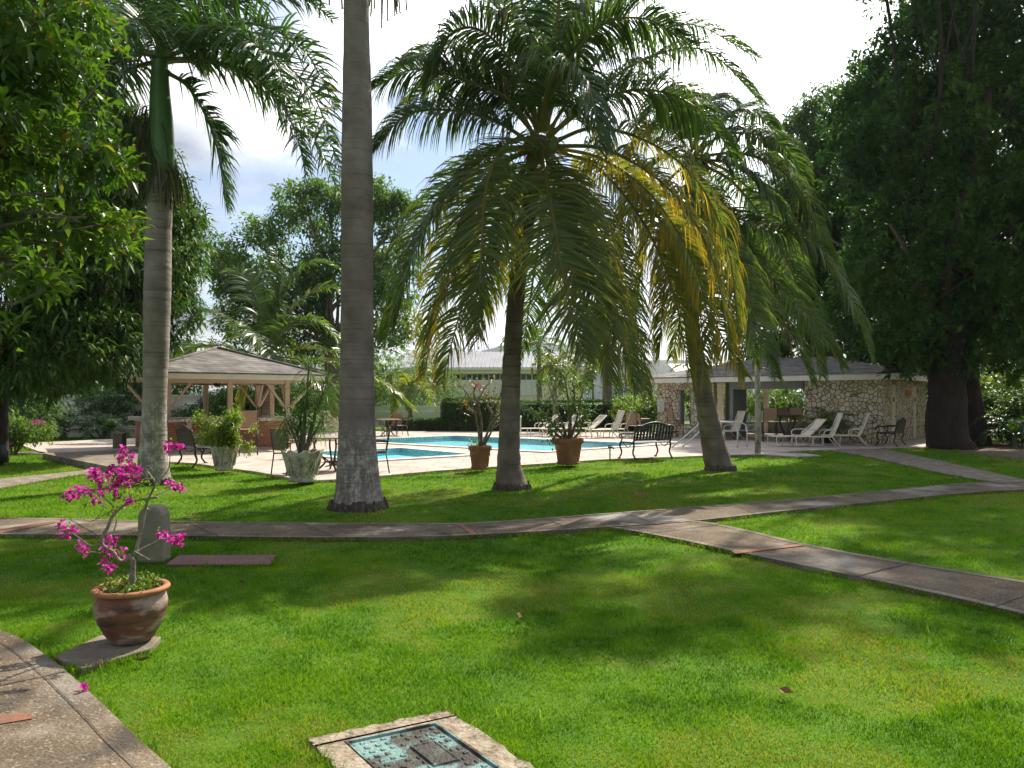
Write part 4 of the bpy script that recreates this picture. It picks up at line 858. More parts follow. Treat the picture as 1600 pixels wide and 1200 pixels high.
# small palms beyond the pool
for (px, py, d, L, nf, name, lab, mat, kw, top) in (
        (866, 572, 37, 2.0, 12, 'bushy_palm', 'small palm with arching bronze plumes in front of the yellow house', 'frond', dict(ll=.32, lw=.06, plume=.9, tint=.48, yellow=.06, n=60), .12),
        (842, 540, 58, 4.2, 11, 'fan_palm', 'dark feather palm rising over the ridge of the grey metal roof', 'frond', dict(ll=.9, lw=.13, n=34, tint=.34), .18),
        (926, 575, 62, 3.4, 10, 'slim_palm', 'slim pale trunked palm standing in front of the blue hill', 'frond', dict(ll=.9, lw=.13, n=34, tint=.45), .08),
        (948, 505, 44, 4.0, 11, 'tan_trunk_palm', 'palm with a stout tan trunk behind the loungers', 'frond', dict(ll=1.0, lw=.1, n=40, tint=.36), .26),
        (640, 605, 42, 2.6, 10, 'garden_palm', 'low palm with drooping yellow green fronds before the white louvred wall', 'frond', dict(ll=.7, lw=.09, n=40, tint=.5, yellow=.12), .12),
        (1105, 600, 44, 3.0, 10, 'garden_palm', 'low green palm showing behind the stone pavilion roof', 'frond', dict(ll=.7, lw=.1, n=40, tint=.4), .12)):
    c = W(px, py, d); bb = (c[0] + .1, d, 0)
    palm(name, lab, bb, [(c[0] + .1, d, -.05, top * 1.4), (c[0] + .03, d, c[2] * .5, top), (c[0], d, c[2], top * .8)], c, nf, L, 'rtrunk' if name == 'tan_trunk_palm' else 'ctrunk', mat, el=(-.35, 1.25), droop=.5 if name != 'bushy_palm' else .62, fk=kw)

# ------------------------------------------------------------------ trees
def blobs_px(lst):
    """(px, py, depth, rx px, rz px, ry metres)"""
    out = []
    for px, py, d, rx, rz, ry in lst:
        c = W(px, py, d); out.append((c[0], c[1], c[2], rx / FPX * d, ry, rz / FPX * d))
    return out
def px_tree(name, label, bpx, d, trunk, blobs, **kw):
    b = np.array(((bpx - CX) / FPX * d, d, 0.0)); t = [(*b[:2], -0.1, trunk[0][2])] + [(*W(p[0], p[1], d + (p[3] if len(p) > 3 else 0)), p[2]) for p in trunk[1:]]
    return tree(name, label, 'tree', b, t, blobs_px(blobs), **kw)
# dark mango at the left, behind the royal palm
px_tree('mango_tree', 'dense dark mango tree behind the left royal palm, branches hanging low over the lawn', -8, 19.5, [(-8, 0, .32), (-4, 600, .27), (30, 500, .24), (80, 420, .18), (110, 330, .1)],
    [(40, 560, 18.5, 90, 60, 1.6), (140, 530, 19.5, 90, 64, 1.9), (180, 490, 20.5, 55, 60, 1.8), (60, 430, 19, 110, 90, 2.2), (170, 420, 20.5, 100, 95, 2.2), (250, 400, 21.5, 55, 90, 1.6), (285, 360, 22, 32, 50, 1.1), (265, 480, 22, 38, 60, 1.2), (110, 300, 20, 110, 100, 2.2), (215, 300, 21.5, 70, 85, 1.9), (20, 320, 19, 90, 120, 2), (-90, 450, 19, 90, 150, 2.3), (150, 210, 21, 80, 70, 1.8)],
    leaf='mango', twigs=4, crown_kw=dict(clusters=7600, per=11, leaf=.24, wid=.07, droop=.28, gap=.385, gscale=.7, tint=(.04, .90), down=.12, csize=.28, odd=.01))
# broad-leaved tree leaning in from the left, close to the camera
px_tree('almond_tree', 'broad leaved tree reaching in from the left, orange tinged leaves close to the viewer', -560, 8.0, [(-560, 0, .24), (-520, 500, .2), (-420, 250, .17), (-250, 80, .12)],
    [(20, 60, 7.6, 110, 70, .9), (70, 120, 8.2, 80, 55, .8), (30, 210, 7.6, 90, 45, .8), (110, 240, 8.4, 85, 38, .7), (150, 355, 8.6, 70, 36, .6), (60, 330, 7.8, 90, 40, .8), (20, 425, 7.4, 80, 36, .7), (80, 20, 9, 90, 50, .9), (-120, 250, 7.6, 130, 200, 1.4), (-120, 20, 8, 120, 110, 1.2), (-20, 520, 7.2, 34, 30, .4), (-250, 120, 8, 150, 150, 1.4)],
    bark='greybark', leaf='almond', twigs=7, limb_r=.07, crown_kw=dict(clusters=2300, per=9, leaf=.17, wid=.062, droop=.15, gap=.43, gscale=1.4, tint=(.04, .82), down=.0, csize=.22, odd=.03, shell=.25))
# feathery tree far behind
px_tree('rain_tree', 'airy spreading tree standing far behind the bar hut, sky showing through', 520, 42, [(520, 0, .5), (518, 560, .4), (510, 480, .3), (500, 420, .2)],
    [(400, 380, 42, 65, 42, 1.8), (480, 330, 42, 60, 40, 2), (570, 320, 42, 62, 38, 2), (620, 345, 42, 40, 36, 1.4), (360, 430, 41, 40, 32, 1.4), (440, 440, 41, 80, 48, 2.2), (540, 420, 42, 90, 58, 2.4), (610, 430, 43, 52, 60, 1.8), (385, 500, 42, 50, 40, 1.6), (480, 520, 42, 90, 50, 2), (590, 520, 42, 70, 60, 2), (345, 400, 42, 22, 16, .9), (640, 310, 42, 22, 14, .8), (500, 300, 42, 34, 18, 1)],
    leaf='softleaf', bark='greybark', twigs=7, limb_r=.14, crown_kw=dict(clusters=10500, per=9, leaf=.24, wid=.12, droop=.1, gap=.475, gscale=.75, tint=(.05, 1.0), csize=.4, odd=.02, shell=.4))
# great dark tree at the right with its thick trunk
px_tree('ficus_tree', 'huge dark evergreen tree with thick trunk at the right edge of the lawn', 1486, 25.2, [(1480, 0, .74), (1480, 690, .66), (1480, 610, .56), (1484, 540, .52), (1490, 450, .40), (1500, 360, .25)],
    [(1450, 90, 25, 90, 90, 2.4), (1560, 60, 25, 110, 110, 2.6), (1440, 200, 24, 100, 90, 2.2), (1560, 210, 24, 110, 110, 2.6), (1400, 300, 25, 85, 80, 2), (1500, 330, 23.5, 100, 85, 2.2), (1600, 340, 24, 100, 110, 2.4), (1400, 420, 25, 85, 75, 2), (1480, 440, 24, 95, 70, 2), (1590, 460, 24, 90, 80, 2), (1360, 500, 26, 70, 55, 1.6), (1430, 520, 24, 70, 45, 1.4), (1560, 545, 25, 60, 45, 1.6), (1480, 560, 25, 60, 22, 1.6), (1420, 560, 25, 40, 26, 1.2), (1440, -60, 25.5, 80, 90, 2), (1580, -90, 25, 140, 110, 2.6), (1700, 200, 25, 130, 220, 3), (1700, 440, 25, 90, 90, 2), (1350, 180, 25.5, 60, 60, 1.6), (1340, 260, 25.5, 55, 50, 1.5), (1380, 130, 25.5, 50, 60, 1.6), (1450, 380, 26, 110, 110, 2), (1560, 400, 25.5, 120, 120, 2), (1480, 250, 26, 110, 110, 2), (1450, -240, 19.5, 90, 55, 1.6), (1350, -255, 19.5, 60, 50, 1.4), (1560, -210, 20.5, 100, 70, 2.2), (1660, -240, 20, 110, 70, 2.4), (1500, 20, 23.6, 90, 80, 1.5), (1560, 120, 23.4, 90, 80, 1.5), (1470, 130, 23.4, 70, 70, 1.4)],
    leaf='darkleaf', twigs=4, limb_r=.09, fork=.55, crown_kw=dict(clusters=15500, per=11, leaf=.23, wid=.105, droop=.04, down=-.15, gap=.42, gscale=.75, tint=(.0, 1.0), csize=.3, odd=.006, shell=.5))
px_tree('second_ficus_tree', 'dark trunk and crown leaning just right of the huge tree', 1530, 26.6, [(1530, 0, .42), (1520, 640, .36), (1508, 560, .34), (1520, 470, .28), (1560, 380, .2)],
    [(1600, 400, 27, 80, 80, 2), (1530, 380, 27.5, 80, 80, 2), (1650, 300, 27, 80, 100, 2), (1480, 300, 28, 90, 90, 2)],
    leaf='darkleaf', twigs=3, limb_r=.2, crown_kw=dict(clusters=2600, per=11, leaf=.2, wid=.075, droop=.2, gap=.36, gscale=.55, tint=(.0, .85), csize=.3))
px_tree('mango_tree', 'rounded mango tree between the leaning coconut palm and the huge dark tree', 1335, 35, [(1335, 0, .40), (1338, 560, .34), (1338, 430, .30), (1340, 330, .24), (1325, 260, .14)],
    [(1300, 190, 35, 60, 52, 2), (1370, 190, 35, 60, 60, 2), (1252, 225, 35, 46, 46, 1.6), (1300, 280, 34.5, 65, 50, 2), (1380, 290, 35, 60, 60, 2), (1255, 330, 36, 55, 50, 2), (1320, 380, 36, 75, 55, 2), (1230, 410, 36, 55, 50, 1.8), (1400, 400, 36, 70, 60, 2), (1290, 460, 36, 85, 50, 2), (1390, 490, 36, 80, 50, 2), (1240, 490, 36, 40, 40, 1.6), (1210, 330, 36.5, 40, 60, 1.6), (1200, 440, 36.5, 40, 60, 1.6), (1330, 300, 36.5, 90, 90, 2), (1300, 400, 37, 100, 90, 2), (1330, 540, 34, 70, 26, 1.2), (1400, 545, 33.5, 50, 30, 1.2), (1260, 545, 36, 60, 24, 1.2), (1190, 520, 37, 45, 45, 1.5), (1250, 400, 37.5, 60, 80, 1.6), (1180, 400, 37.5, 40, 50, 1.5)],
    leaf='mango', bark='greybark', twigs=4, limb_r=.2, crown_kw=dict(clusters=11000, per=11, leaf=.30, wid=.09, droop=.3, gap=.36, gscale=.6, tint=(.05, .90), down=.15, csize=.3, odd=.008))
# heavy bare limbs showing through the front of the great crown
fb = bpy.data.objects['ficus_tree']; ob_ = np.array(fb.location)
for pts, r in (([(1484, 520, 25), (1478, 430, 23.5), (1500, 330, 23.0), (1530, 240, 22.6), (1545, 150, 23.), (1530, 60, 23.4)], .15), ([(1484, 520, 25), (1450, 470, 23.6), (1420, 400, 23.2), (1390, 350, 23.4)], .10), ([(1600, 410, 23), (1540, 400, 22.8), (1470, 420, 22.8), (1420, 450, 23.2)], .03), ([(1600, 440, 23.2), (1530, 430, 23), (1460, 470, 23.2)], .028)):
    p = spline([W(*q) - ob_ for q in pts], 22); mb = MB(); mb.tube(p, list(np.linspace(r, r * .45, 22)), 9, wob=.08); mb.build('limb', M['limbbark'], fb)
fb = bpy.data.objects['mango_tree.001']; ob_ = np.array(fb.location)
for pts, r in (([(1338, 440, 33.5), (1342, 360, 32.6), (1335, 310, 32.4), (1318, 250, 32.4)], .17), ([(1335, 310, 32.4), (1355, 260, 32.3), (1375, 225, 32.4)], .10), ([(1338, 400, 33), (1290, 370, 32.6), (1260, 360, 32.8)], .07)):
    p = spline([W(*q) - ob_ for q in pts], 18); mb = MB(); mb.tube(p, list(np.linspace(r, r * .45, 18)), 9, wob=.08); mb.build('limb', M['greybark'], fb)
# one low dead-looking limb reaching out over the pavilion
bt = W(1440, 575, 25); root = thing('fallen_limb', 'crooked bare branch in front of the pavilion roof beside the big trunk', 'branch', bt)
mb = MB()
for pts in ([(1455, 560), (1430, 566), (1412, 578), (1395, 580), (1378, 582)], [(1412, 578), (1398, 572), (1388, 566)], [(1450, 550), (1425, 560), (1400, 563), (1388, 565)]):
    p = spline([W(x, y, 25 - i * .15) - bt for i, (x, y) in enumerate(pts)], 12); mb.tube(p, list(np.linspace(.11, .04, 12)), 7, wob=.1)
mb.build('limb', M['bark'], root)
# filler greenery
def shrub(name, label, px, d, w, h, leaf, n, cat='shrub', lf=.12, lw=.05, group=None, gap=.38, tint=(.05, .95), y0=None, droop=.2, stems=6, odd=.02):
    x = (px - CX) / FPX * d; b = np.array((x, d, 0.0)); root = thing(name, label, cat, b, 0, group); mb = MB()
    for i in range(stems):
        a = random.uniform(0, 6.28); e = np.array((math.cos(a) * w * .35, math.sin(a) * w * .3, h * random.uniform(.6, .9))); mb.tube(wiggle((math.cos(a) * .06, math.sin(a) * .06, 0), e, 3, .08), list(np.linspace(.025, .008, 10)), 6)
    mb.build('stem', M['greybark'], root)
    bl = [(x + random.uniform(-.28, .28) * w, d + random.uniform(-.25, .25) * w, h * random.uniform(.35, .75), w * random.uniform(.22, .34), w * random.uniform(.22, .34), h * random.uniform(.2, .3)) for _ in range(7)]
    crown_mesh('foliage', M[leaf], root, b, bl, n, 8, lf, lw, droop, tint=tint, gap=gap, gscale=1.5, csize=.16, odd=odd, shell=.3); return root
for i, (px, d, w, h, lf, n, lab) in enumerate((
        (20, 29, 4.5, 2.6, 'mango', 900, 'low dark shrub in deep shade at the far left'), (160, 33, 4.0, 2.2, 'darkleaf', 900, 'shrub before the louvred wall, left of the bar hut'), (215, 34, 3.0, 3.4, 'mango', 900, 'tall shrub peeping out left behind the bar hut roof'),
        (290, 38, 5.0, 5.2, 'limeleaf', 1300, 'yellow green bushy tree behind the peak of the hut'), (470, 35, 5, 3.0, 'mango', 1200, 'thicket behind the hut counter'), (380, 34, 4.5, 2.4, 'mango', 1200, 'dark bush filling the back of the bar hut'), (330, 33.5, 4, 2.0, 'hedge', 1000, 'leafy bush seen through the left bays of the bar hut'), (560, 46, 6, 6.0, 'mango', 1500, 'dark bush behind the tall royal palm trunk'), (640, 56, 8, 5.4, 'softleaf', 1500, 'leafy bush left of the yellow house'),
        (760, 41, 3.2, 1.7, 'limeleaf', 600, 'coppery shrub above the clipped hedge'), (815, 38.5, 2.4, 1.5, 'hedge', 600, 'green shrub between hedge and loungers'), (985, 50, 4, 2.2, 'limeleaf', 700, 'bright green bush right of the tan palm trunk'), (1010, 39, 3.6, 2.3, 'limeleaf', 900, 'yellow green bush at the left corner of the pavilion'),
        (1085, 40.5, 3, 2.6, 'limeleaf', 700, 'bright bush seen through the window opening of the pavilion'), (1170, 41, 4, 2.6, 'limeleaf', 800, 'sunlit bush seen through the open bay'), (1235, 42, 4, 2.8, 'softleaf', 800, 'pale bush behind the bar stools'), (1330, 40, 5, 4, 'mango', 900, 'dark bush behind the pavilion roof at right'),
        (1450, 37, 5, 4.4, 'mango', 1200, 'dark thicket behind the big trunk'), (1560, 31, 4.2, 3.2, 'limeleaf', 1100, 'yellow green bush right of the big trunk'), (1610, 27, 3.2, 2.6, 'hedge', 900, 'leafy bush at the right edge of the bed'), (1535, 28, 1.8, 2.4, 'hedge', 500, 'thin shrub just right of the trunk'), (1680, 28, 5, 4, 'mango', 900, 'broad bush beyond the right edge'), (-100, 27, 5, 3, 'mango', 800, 'broad bush beyond the left edge'), (575, 55, 8, 4.0, 'hedge', 1300, 'dark leafy bush rising just behind the white louvred wall'), (655, 62, 8, 3.6, 'mango', 1200, 'bush between the white louvred wall and the yellow house'), (500, 58, 9, 5, 'mango', 1300, 'dark bush far behind the hut, left of the tall royal palm trunk'), (1300, 44, 8, 4, 'mango', 1300, 'dark leafy mass behind the pavilion'), (1000, 58, 5, 4.2, 'hedge', 900, 'dark bush behind the clipped hedge, left of the white sheet roof'))):
    shrub('garden_shrub', lab, px, d, w, h, lf, n, lf=.18, lw=.07)
for i, (px, d, L, lab) in enumerate(((1585, 25.5, 1.7, 'spiky fern like plant at the right edge of the bed'), (1545, 27.5, 1.6, 'arching palm seedling beside the big trunk'), (100, 31.5, 1.7, 'arching fern against the louvred wall at left'), (170, 31, 1.5, 'second arching fern beside the small stone pillar'))):
    x = (px - CX) / FPX * d; palm('garden_fern', lab, (x, d, 0), [(x, d, 0, .09), (x, d, .2, .07), (x, d, .35, .05)], (x, d, .35), 11, L, 'ctrunk', 'royal', el=(.1, 1.3), droop=.38, fk=dict(n=30, ll=.4, lw=.05, tint=.35, rr=.015))['category'] = 'fern'
# boundary trees beyond the frame's clear views keep the horizon closed from every side
for i, (px, d, w, h, n, lf, lab) in enumerate(((-420, 36, 12, 9, 2200, 'mango', 'dark tree standing off to the far left'), (-200, 44, 14, 10, 2600, 'mango', 'tall dark tree behind the left lawn'), (60, 48, 12, 8, 2200, 'mango', 'round dark tree behind the louvred wall'), (1560, 42, 12, 8, 2200, 'darkleaf', 'dark tree filling the gap behind the right bed'), (1800, 38, 14, 10, 2200, 'darkleaf', 'dark tree standing off to the far right'), (720, 120, 34, 11, 2400, 'softleaf', 'pale wooded clump beyond the yellow house'))):
    o = shrub('background_tree', lab, px, d, w, h, lf, n, cat='tree', lf=.45, lw=.2, stems=5); 

# ------------------------------------------------------------------ bar hut
def hip_roof(mb, x0, x1, y0, y1, z0, z1, ridge=0.0, ax='x'):
    """hip roof over a rectangle; ridge = half length of the ridge along ax"""
    cx, cy = (x0 + x1) / 2, (y0 + y1) / 2
    r0 = (cx - ridge, cy) if ax == 'x' else (cx, cy - ridge); r1 = (cx + ridge, cy) if ax == 'x' else (cx, cy + ridge)
    V = [(x0, y0, z0), (x1, y0, z0), (x1, y1, z0), (x0, y1, z0), (*r0, z1), (*r1, z1)]
    if ridge == 0: F = [(0, 1, 4), (1, 2, 4), (2, 3, 4), (3, 0, 4)]; V = V[:5]
    elif ax == 'x': F = [(0, 1, 5, 4), (1, 2, 5), (2, 3, 4, 5), (3, 0, 4)]
    else: F = [(0, 1, 4), (1, 2, 5, 4), (2, 3, 5), (3, 0, 4, 5)]
    n = len(V); V += [(p[0], p[1], p[2] - 0.05) for p in V]
    mb.add(V, F + [tuple(i + n for i in f)[::-1] for f in F] + [(i, n + i, n + (i + 1) % 4, (i + 1) % 4) for i in range(4)])
    return V
HC = (-9.75, 25.4, 0.0)
hut = thing('bar_hut', 'open sided bar hut with grey shingled hip roof and cream posts by the pool', 'bar hut', HC, R(33))
HW = 2.72; EZ = 2.22; PZ = 3.32
mb = MB(); hip_roof(mb, -HW - .04, HW + .04, -HW - .04, HW + .04, EZ + .2, PZ); roof = mb.build('roof', M['shingle'], hut)
mb = MB()
for sx, sy in ((-1, -1), (1, -1), (1, 1), (-1, 1)):
    mb.tube([(sx * (HW + .04), sy * (HW + .04), EZ + .205), (0, 0, PZ + .02)], .045, 6)
mb.build('hip_cap', M['shingle'], roof)
mb = MB()
for s in (-1, 1): mb.box((0, s * HW, EZ + .09), (2 * HW, .05, .18)); mb.box((s * HW, 0, EZ + .09), (.05, 2 * HW - .05, .18))
mb.build('fascia', M['cream'], hut, bevel=.006)
mb = MB(); mb.add([(-HW + .03, -HW + .03, EZ + .10), (HW - .03, -HW + .03, EZ + .10), (HW - .03, HW - .03, EZ + .10), (-HW + .03, HW - .03, EZ + .10)], [(3, 2, 1, 0)]); mb.build('ceiling', M['cream'], hut)
mb = MB()
for i in range(9):
    t = -HW + .3 + i * (2 * HW - .6) / 8; mb.box((t, 0, EZ + .07), (.05, 2 * HW - .12, .05))
mb.build('rafters', M['cream'], hut)
PW = 1.78
for sx in (-1, 0, 1):
    for sy in (-1, 0, 1):
        if sx == 0 and sy == 0: continue
        mb = MB(); mb.box((sx * PW, sy * PW, EZ / 2 + .02), (.15, .15, EZ - .01)); mb.build('post', M['timber'], hut, bevel=.008)
for sx in (-1, 1):
    for sy in (-1, 1):
        for dx, dy in ((sx, sy), (-sx, 0), (0, -sy)):
            L = .72
            mb = MB(); mb.bar((sx * PW + dx * .09, sy * PW + dy * .09, 1.38), (sx * PW + dx * L, sy * PW + dy * L, EZ + .02), .08, .07); mb.build('brace', M['timber'], hut)
mb = MB()
for s in (-1, 1): mb.box((0, s * PW, EZ - .02), (2 * PW - .16, .09, .16)); mb.box((s * PW, 0, EZ - .02), (.09, 2 * PW - .16, .16))
mb.build('beam', M['timber'], hut)
# ceiling fan
fan = thing('ceiling_fan', 'brown ceiling fan hanging under the hut roof', 'fan', (HC[0], HC[1], EZ + .08)); fan.rotation_euler = (0, 0, R(20))
mb = MB(); mb.lathe([(.02, .0), (.025, -.12), (.11, -.14), (.13, -.20), (.08, -.25), (.001, -.27)], 16); mb.build('motor', M['bronze'], fan)
for i in range(5):
    a = i * 2 * math.pi / 5; mb = MB(); mb.box((.45 * math.cos(a), .45 * math.sin(a), -.2), (.55, .12, .012), rz=a, rx=.15); mb.build('blade', M['bronze'], fan)
# brick counter with a granite top
ctr = thing('bar_counter', 'red brick bar counter with speckled granite top beneath the hut roof', 'bar counter', HC, R(33))
mb = MB()
for c, s in (((-.3, -1.98, .47), (3.9, .26, .95)), ((-2.12, -.1, .47), (.26, 3.5, .95)), ((1.52, -.6, .47), (.26, 2.5, .95))): mb.box(c, s)
mb.build('brick_base', M['brick'], ctr)
mb = MB()
for c, s in (((-.25, -2.02, 1.0), (4.35, .62, .11)), ((-2.16, .1, 1.002), (.58, 3.62, .106)), ((1.56, -.58, 1.003), (.56, 2.26, .104))): mb.box(c, s)
mb.build('counter_top', M['granite'], ctr, bevel=.008)
mb = MB(); mb.box((-.3, -1.99, .07), (3.96, .32, .10)); mb.box((-1.25, -2.13, .47), (.14, .05, .93)); mb.build('footing', M['timber'], ctr)
mb = MB(); mb.box((-.4, 1.9, .55), (3.4, .5, .9)); o = mb.build('back_counter', M['white'], None, bevel=.01); o.location = HC; o.rotation_euler = (0, 0, R(33)); tag(o, 'white back counter at the rear of the bar hut', 'counter')
pl = thing('clay_pot', 'small brown clay pot with a plant on the granite counter top', 'pot', (-8.1, 24.55, 1.06))
mb = MB(); mb.lathe([(.06, 0), (.09, .1), (.095, .16), (.08, .16), (.07, .12)], 14); mb.build('pot_body', M['terrapot'], pl)
mb = MB(); V = []; 
n = 60; P = rng.normal(0, .05, (n, 3)) + np.array((0, 0, .2)); Vv, Ff = leaf_arrays(P, norm(rng.normal(0, 1, (n, 3)) + np.array((0, 0, .6))), rng.uniform(.08, .2, n), rng.uniform(.02, .04, n)); npmesh('leaves', Vv, Ff, M['mango'], pl, np.repeat(rng.random(n) * .8, 6))
# ------------------------------------------------------------------ stone pavilion
PC = np.array((13.1, 27.0, 0.0)); PR = R(-40)
pav = thing('stone_pavilion', 'low pool pavilion of cream rubble stone with grey shingle hip roof and white fascia', 'pavilion', PC, PR)
WZ = 2.34
def PL(x, y, z=0.0):
    c, s = math.cos(PR), math.sin(PR); return np.array((PC[0] + x * c - y * s, PC[1] + x * s + y * c, z))
mb = MB(); mb.box((-8.475, .15, WZ / 2), (1.05, .3, WZ)); mb.box((-6.925, .15, WZ / 2), (.99, .3, WZ)); mb.box((-7.685, .15, .28), (.53, .3, .56)); mb.box((-7.685, .15, WZ - .16), (.53, .3, .32)); mb.build('stone_wall', M['stone'], pav)
mb = MB(); mb.box((-7.93, .17, 1.29), (.04, .34, 1.46)); mb.box((-7.44, .17, 1.29), (.04, .34, 1.46)); mb.box((-7.685, .17, .575), (.46, .34, .03)); mb.build('window_opening', M['greywall'], pav)
mb = MB(); mb.box((-1.385, .15, WZ / 2), (2.77, .3, WZ)); mb.build('stone_wall', M['stone'], pav)
mb = MB(); mb.box((-.15, .65, WZ / 2), (.3, .7, WZ)); mb.box((-.15, 2.9, WZ / 2), (.3, 2.6, WZ)); mb.box((-.15, 5.6, WZ / 2), (.3, 1.6, WZ)); mb.build('stone_wall', M['stone'], pav)
for y0, y1 in ((1.0, 1.6), (4.2, 4.8)):
    mb = MB(); mb.box((-.05, (y0 + y1) / 2, 1.08), (.06, y1 - y0 - .01, 2.16)); d = mb.build('door', M['doorpaint'], pav)
    mb = MB(); mb.box((-.12, (y0 + y1) / 2, WZ - .09), (.2, y1 - y0 - .01, .178)); mb.build('door_head', M['greywall'], d)
    mb = MB(); mb.box((-.012, (y0 + y1) / 2, 1.62), (.02, .13, .15)); mb.build('door_plate', M['iron'], d)
    mb = MB(); mb.lathe([(.001, -.03), (.03, -.02), (.03, .02), (.001, .03)], 10, (.0, y1 - .09, 1.0)); mb.build('handle', M['bronze'], d)
mb = MB(); mb.box((-6.1, 1.3, WZ / 2), (.75, .2, WZ)); mb.box((-5.72, .75, WZ / 2), (.14, 1.3, WZ)); mb.build('inner_wall', M['greywall'], pav)
mb = MB(); mb.box((-3.0, 5.9, WZ / 2), (.2, .2, WZ)); mb.build('column', M['fascia'], pav)
mb = MB(); mb.box((-4.6, 5.9, WZ / 2), (.2, .2, WZ)); mb.build('column', M['fascia'], pav)
mb = MB(); mb.box((-6.6, 5.9, WZ / 2), (.2, .2, WZ)); mb.build('column', M['fascia'], pav)
mb = MB(); mb.box((-4.5, 6.0, .3), (9, .2, .6)); mb.build('low_wall', M['greywall'], pav)
mb = MB(); mb.box((-8.85, 5.9, WZ / 2), (.2, .2, WZ)); mb.build('column', M['fascia'], pav)
OV = .62; x0, x1, y0, y1 = -9 - OV, OV, -OV, 6.4 + OV
mb = MB(); hip_roof(mb, x0 - .03, x1 + .03, y0 - .03, y1 + .03, WZ + .20, 3.38, 1.6, 'x'); mb.build('roof', M['shingle'], pav)
mb = MB()
for y in (y0, y1): mb.box(((x0 + x1) / 2, y, WZ + .08), (x1 - x0, .06, .23))
for x in (x0, x1): mb.box((x, (y0 + y1) / 2, WZ + .08), (.06, y1 - y0 - .06, .23))
mb.build('fascia', M['fascia'], pav, bevel=.006)
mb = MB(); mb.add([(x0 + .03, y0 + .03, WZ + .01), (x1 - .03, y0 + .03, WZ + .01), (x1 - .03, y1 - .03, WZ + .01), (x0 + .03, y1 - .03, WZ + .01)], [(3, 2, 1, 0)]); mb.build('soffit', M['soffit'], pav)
mb = MB(); mb.box((-4.3, .1, WZ - .16), (2.9, .2, .31)); mb.build('lintel', M['greywall'], pav)
fr = thing('wall_picture', 'tall empty dark frame hung on the grey wall inside the pavilion', 'picture', PL(-6.08, 1.17, 1.55), PR)
mb = MB()
for c, s in (((0, 0, .36), (.34, .03, .03)), ((0, 0, -.36), (.34, .03, .03)), ((-.17, 0, 0), (.03, .03, .75)), ((.17, 0, 0), (.03, .03, .75))): mb.box(c, s)
mb.build('moulding', M['iron'], fr); mb = MB(); mb.box((0, .014, 0), (.32, .012, .70)); mb.build('panel', M['greywall'], fr)
sg = thing('notice_board', 'small pale notice board fixed to the left stone wall of the pavilion', 'sign', PL(-8.82, -.025, 1.36), PR)
mb = MB(); mb.box((0, 0, 0), (.30, .04, .50)); mb.build('board', M['sign'], sg, bevel=.006)
mb = MB()
for i in range(6): mb.box((random.uniform(-.02, .02), -.022, .17 - i * .065), (.2 * random.uniform(.6, 1), .004, .018))
mb.build('lettering', M['greywall'], sg)
sg = thing('notice_board', 'dark notice board on the stone wall right of the window opening', 'sign', PL(-6.95, -.025, 1.45), PR)
mb = MB(); mb.box((0, 0, 0), (.22, .04, .55)); mb.build('board', M['bronze'], sg, bevel=.006); mb = MB(); mb.box((0, -.022, .02), (.17, .004, .45)); mb.build('sheet', M['greywall'], sg)
lm = thing('pendant_lamp', 'dark dish shaped lamp hanging below the pavilion fascia', 'lamp', PL(-3.7, -.72, WZ + .18), PR)
mb = MB(); mb.tube([(0, .08, .1), (0, 0, .1), (0, 0, .0)], .012, 6); mb.build('arm', M['iron'], lm); mb = MB(); mb.lathe([(.02, .02), (.05, -.01), (.20, -.06), (.205, -.075), (.04, -.05)], 18); mb.build('lamp_shade', M['iron'], lm)
lt = thing('wall_lantern', 'amber glass lantern under a white hood on the stone side wall', 'lamp', PL(.02, 3.1, 1.85), PR)
mb = MB(); mb.box((.10, 0, .16), (.34, .42, .05)); mb.build('hood', M['white'], lt, bevel=.01); mb = MB(); mb.box((.10, 0, .02), (.18, .28, .22)); mb.build('glass', M['lampglass'], lt, bevel=.01)
# ------------------------------------------------------------------ yellow house, white walls
yh = thing('yellow_house', 'two storey pale yellow house with ribbed grey metal roof beyond the pool', 'house', (-4.0, 75, 0), R(-4))
mb = MB(); mb.box((2, 4, 2.25), (17, 8, 4.5)); mb.build('wall', M['yellow'], yh)
mb = MB(); V = [(-7, -.7, 4.75), (11, -.7, 4.75), (11, 4, 6.55), (-7, 4, 6.55), (11, 8.7, 4.75), (-7, 8.7, 4.75)]; mb.add(V, [(0, 1, 2, 3), (3, 2, 4, 5)]); mb.add([(a, b, c - .1) for a, b, c in V], [(3, 2, 1, 0), (5, 4, 2, 3)]); rf = mb.build('roof', M['metalroof'], yh)
mb = MB()
for i in range(45): x = -6.9 + i * .4; mb.bar((x, -.7, 4.78), (x, 4, 6.58), .05, .06)
mb.build('roof_ribs', M['metalroof'], rf)
mb = MB(); mb.box((2, -.66, 4.62), (18, .12, .22)); mb.build('gutter', M['white'], yh)
mb = MB(); mb.box((2, -.25, 4.42), (17.2, .5, .5)); mb.build('parapet_band', M['yellow'], yh)
for i, x in enumerate((-5.6, -3.9, -1.55, -.45, .65, 1.75, 2.85, 5.4, 6.5, 8.2)):
    mb = MB(); mb.box((x, -.02, 3.08), (1.06, .08, 2.1)); w = mb.build('window', M['white'], yh)
    for s in (-1, 1):
        mb = MB()
        for k in range(14):
            mb.box((x + s * .26, -.09, 2.1 + k * .105), (.44, .03, .09), rx=-.5)
        mb.build('louvre', M['white'], w)
    mb = MB(); mb.box((x, -.075, 3.83), (.96, .04, .52)); mb.build('pane', M['glass'], w)
    mb = MB(); mb.box((x, -.12, 3.83), (.05, .05, .56)); mb.build('mullion', M['white'], w)
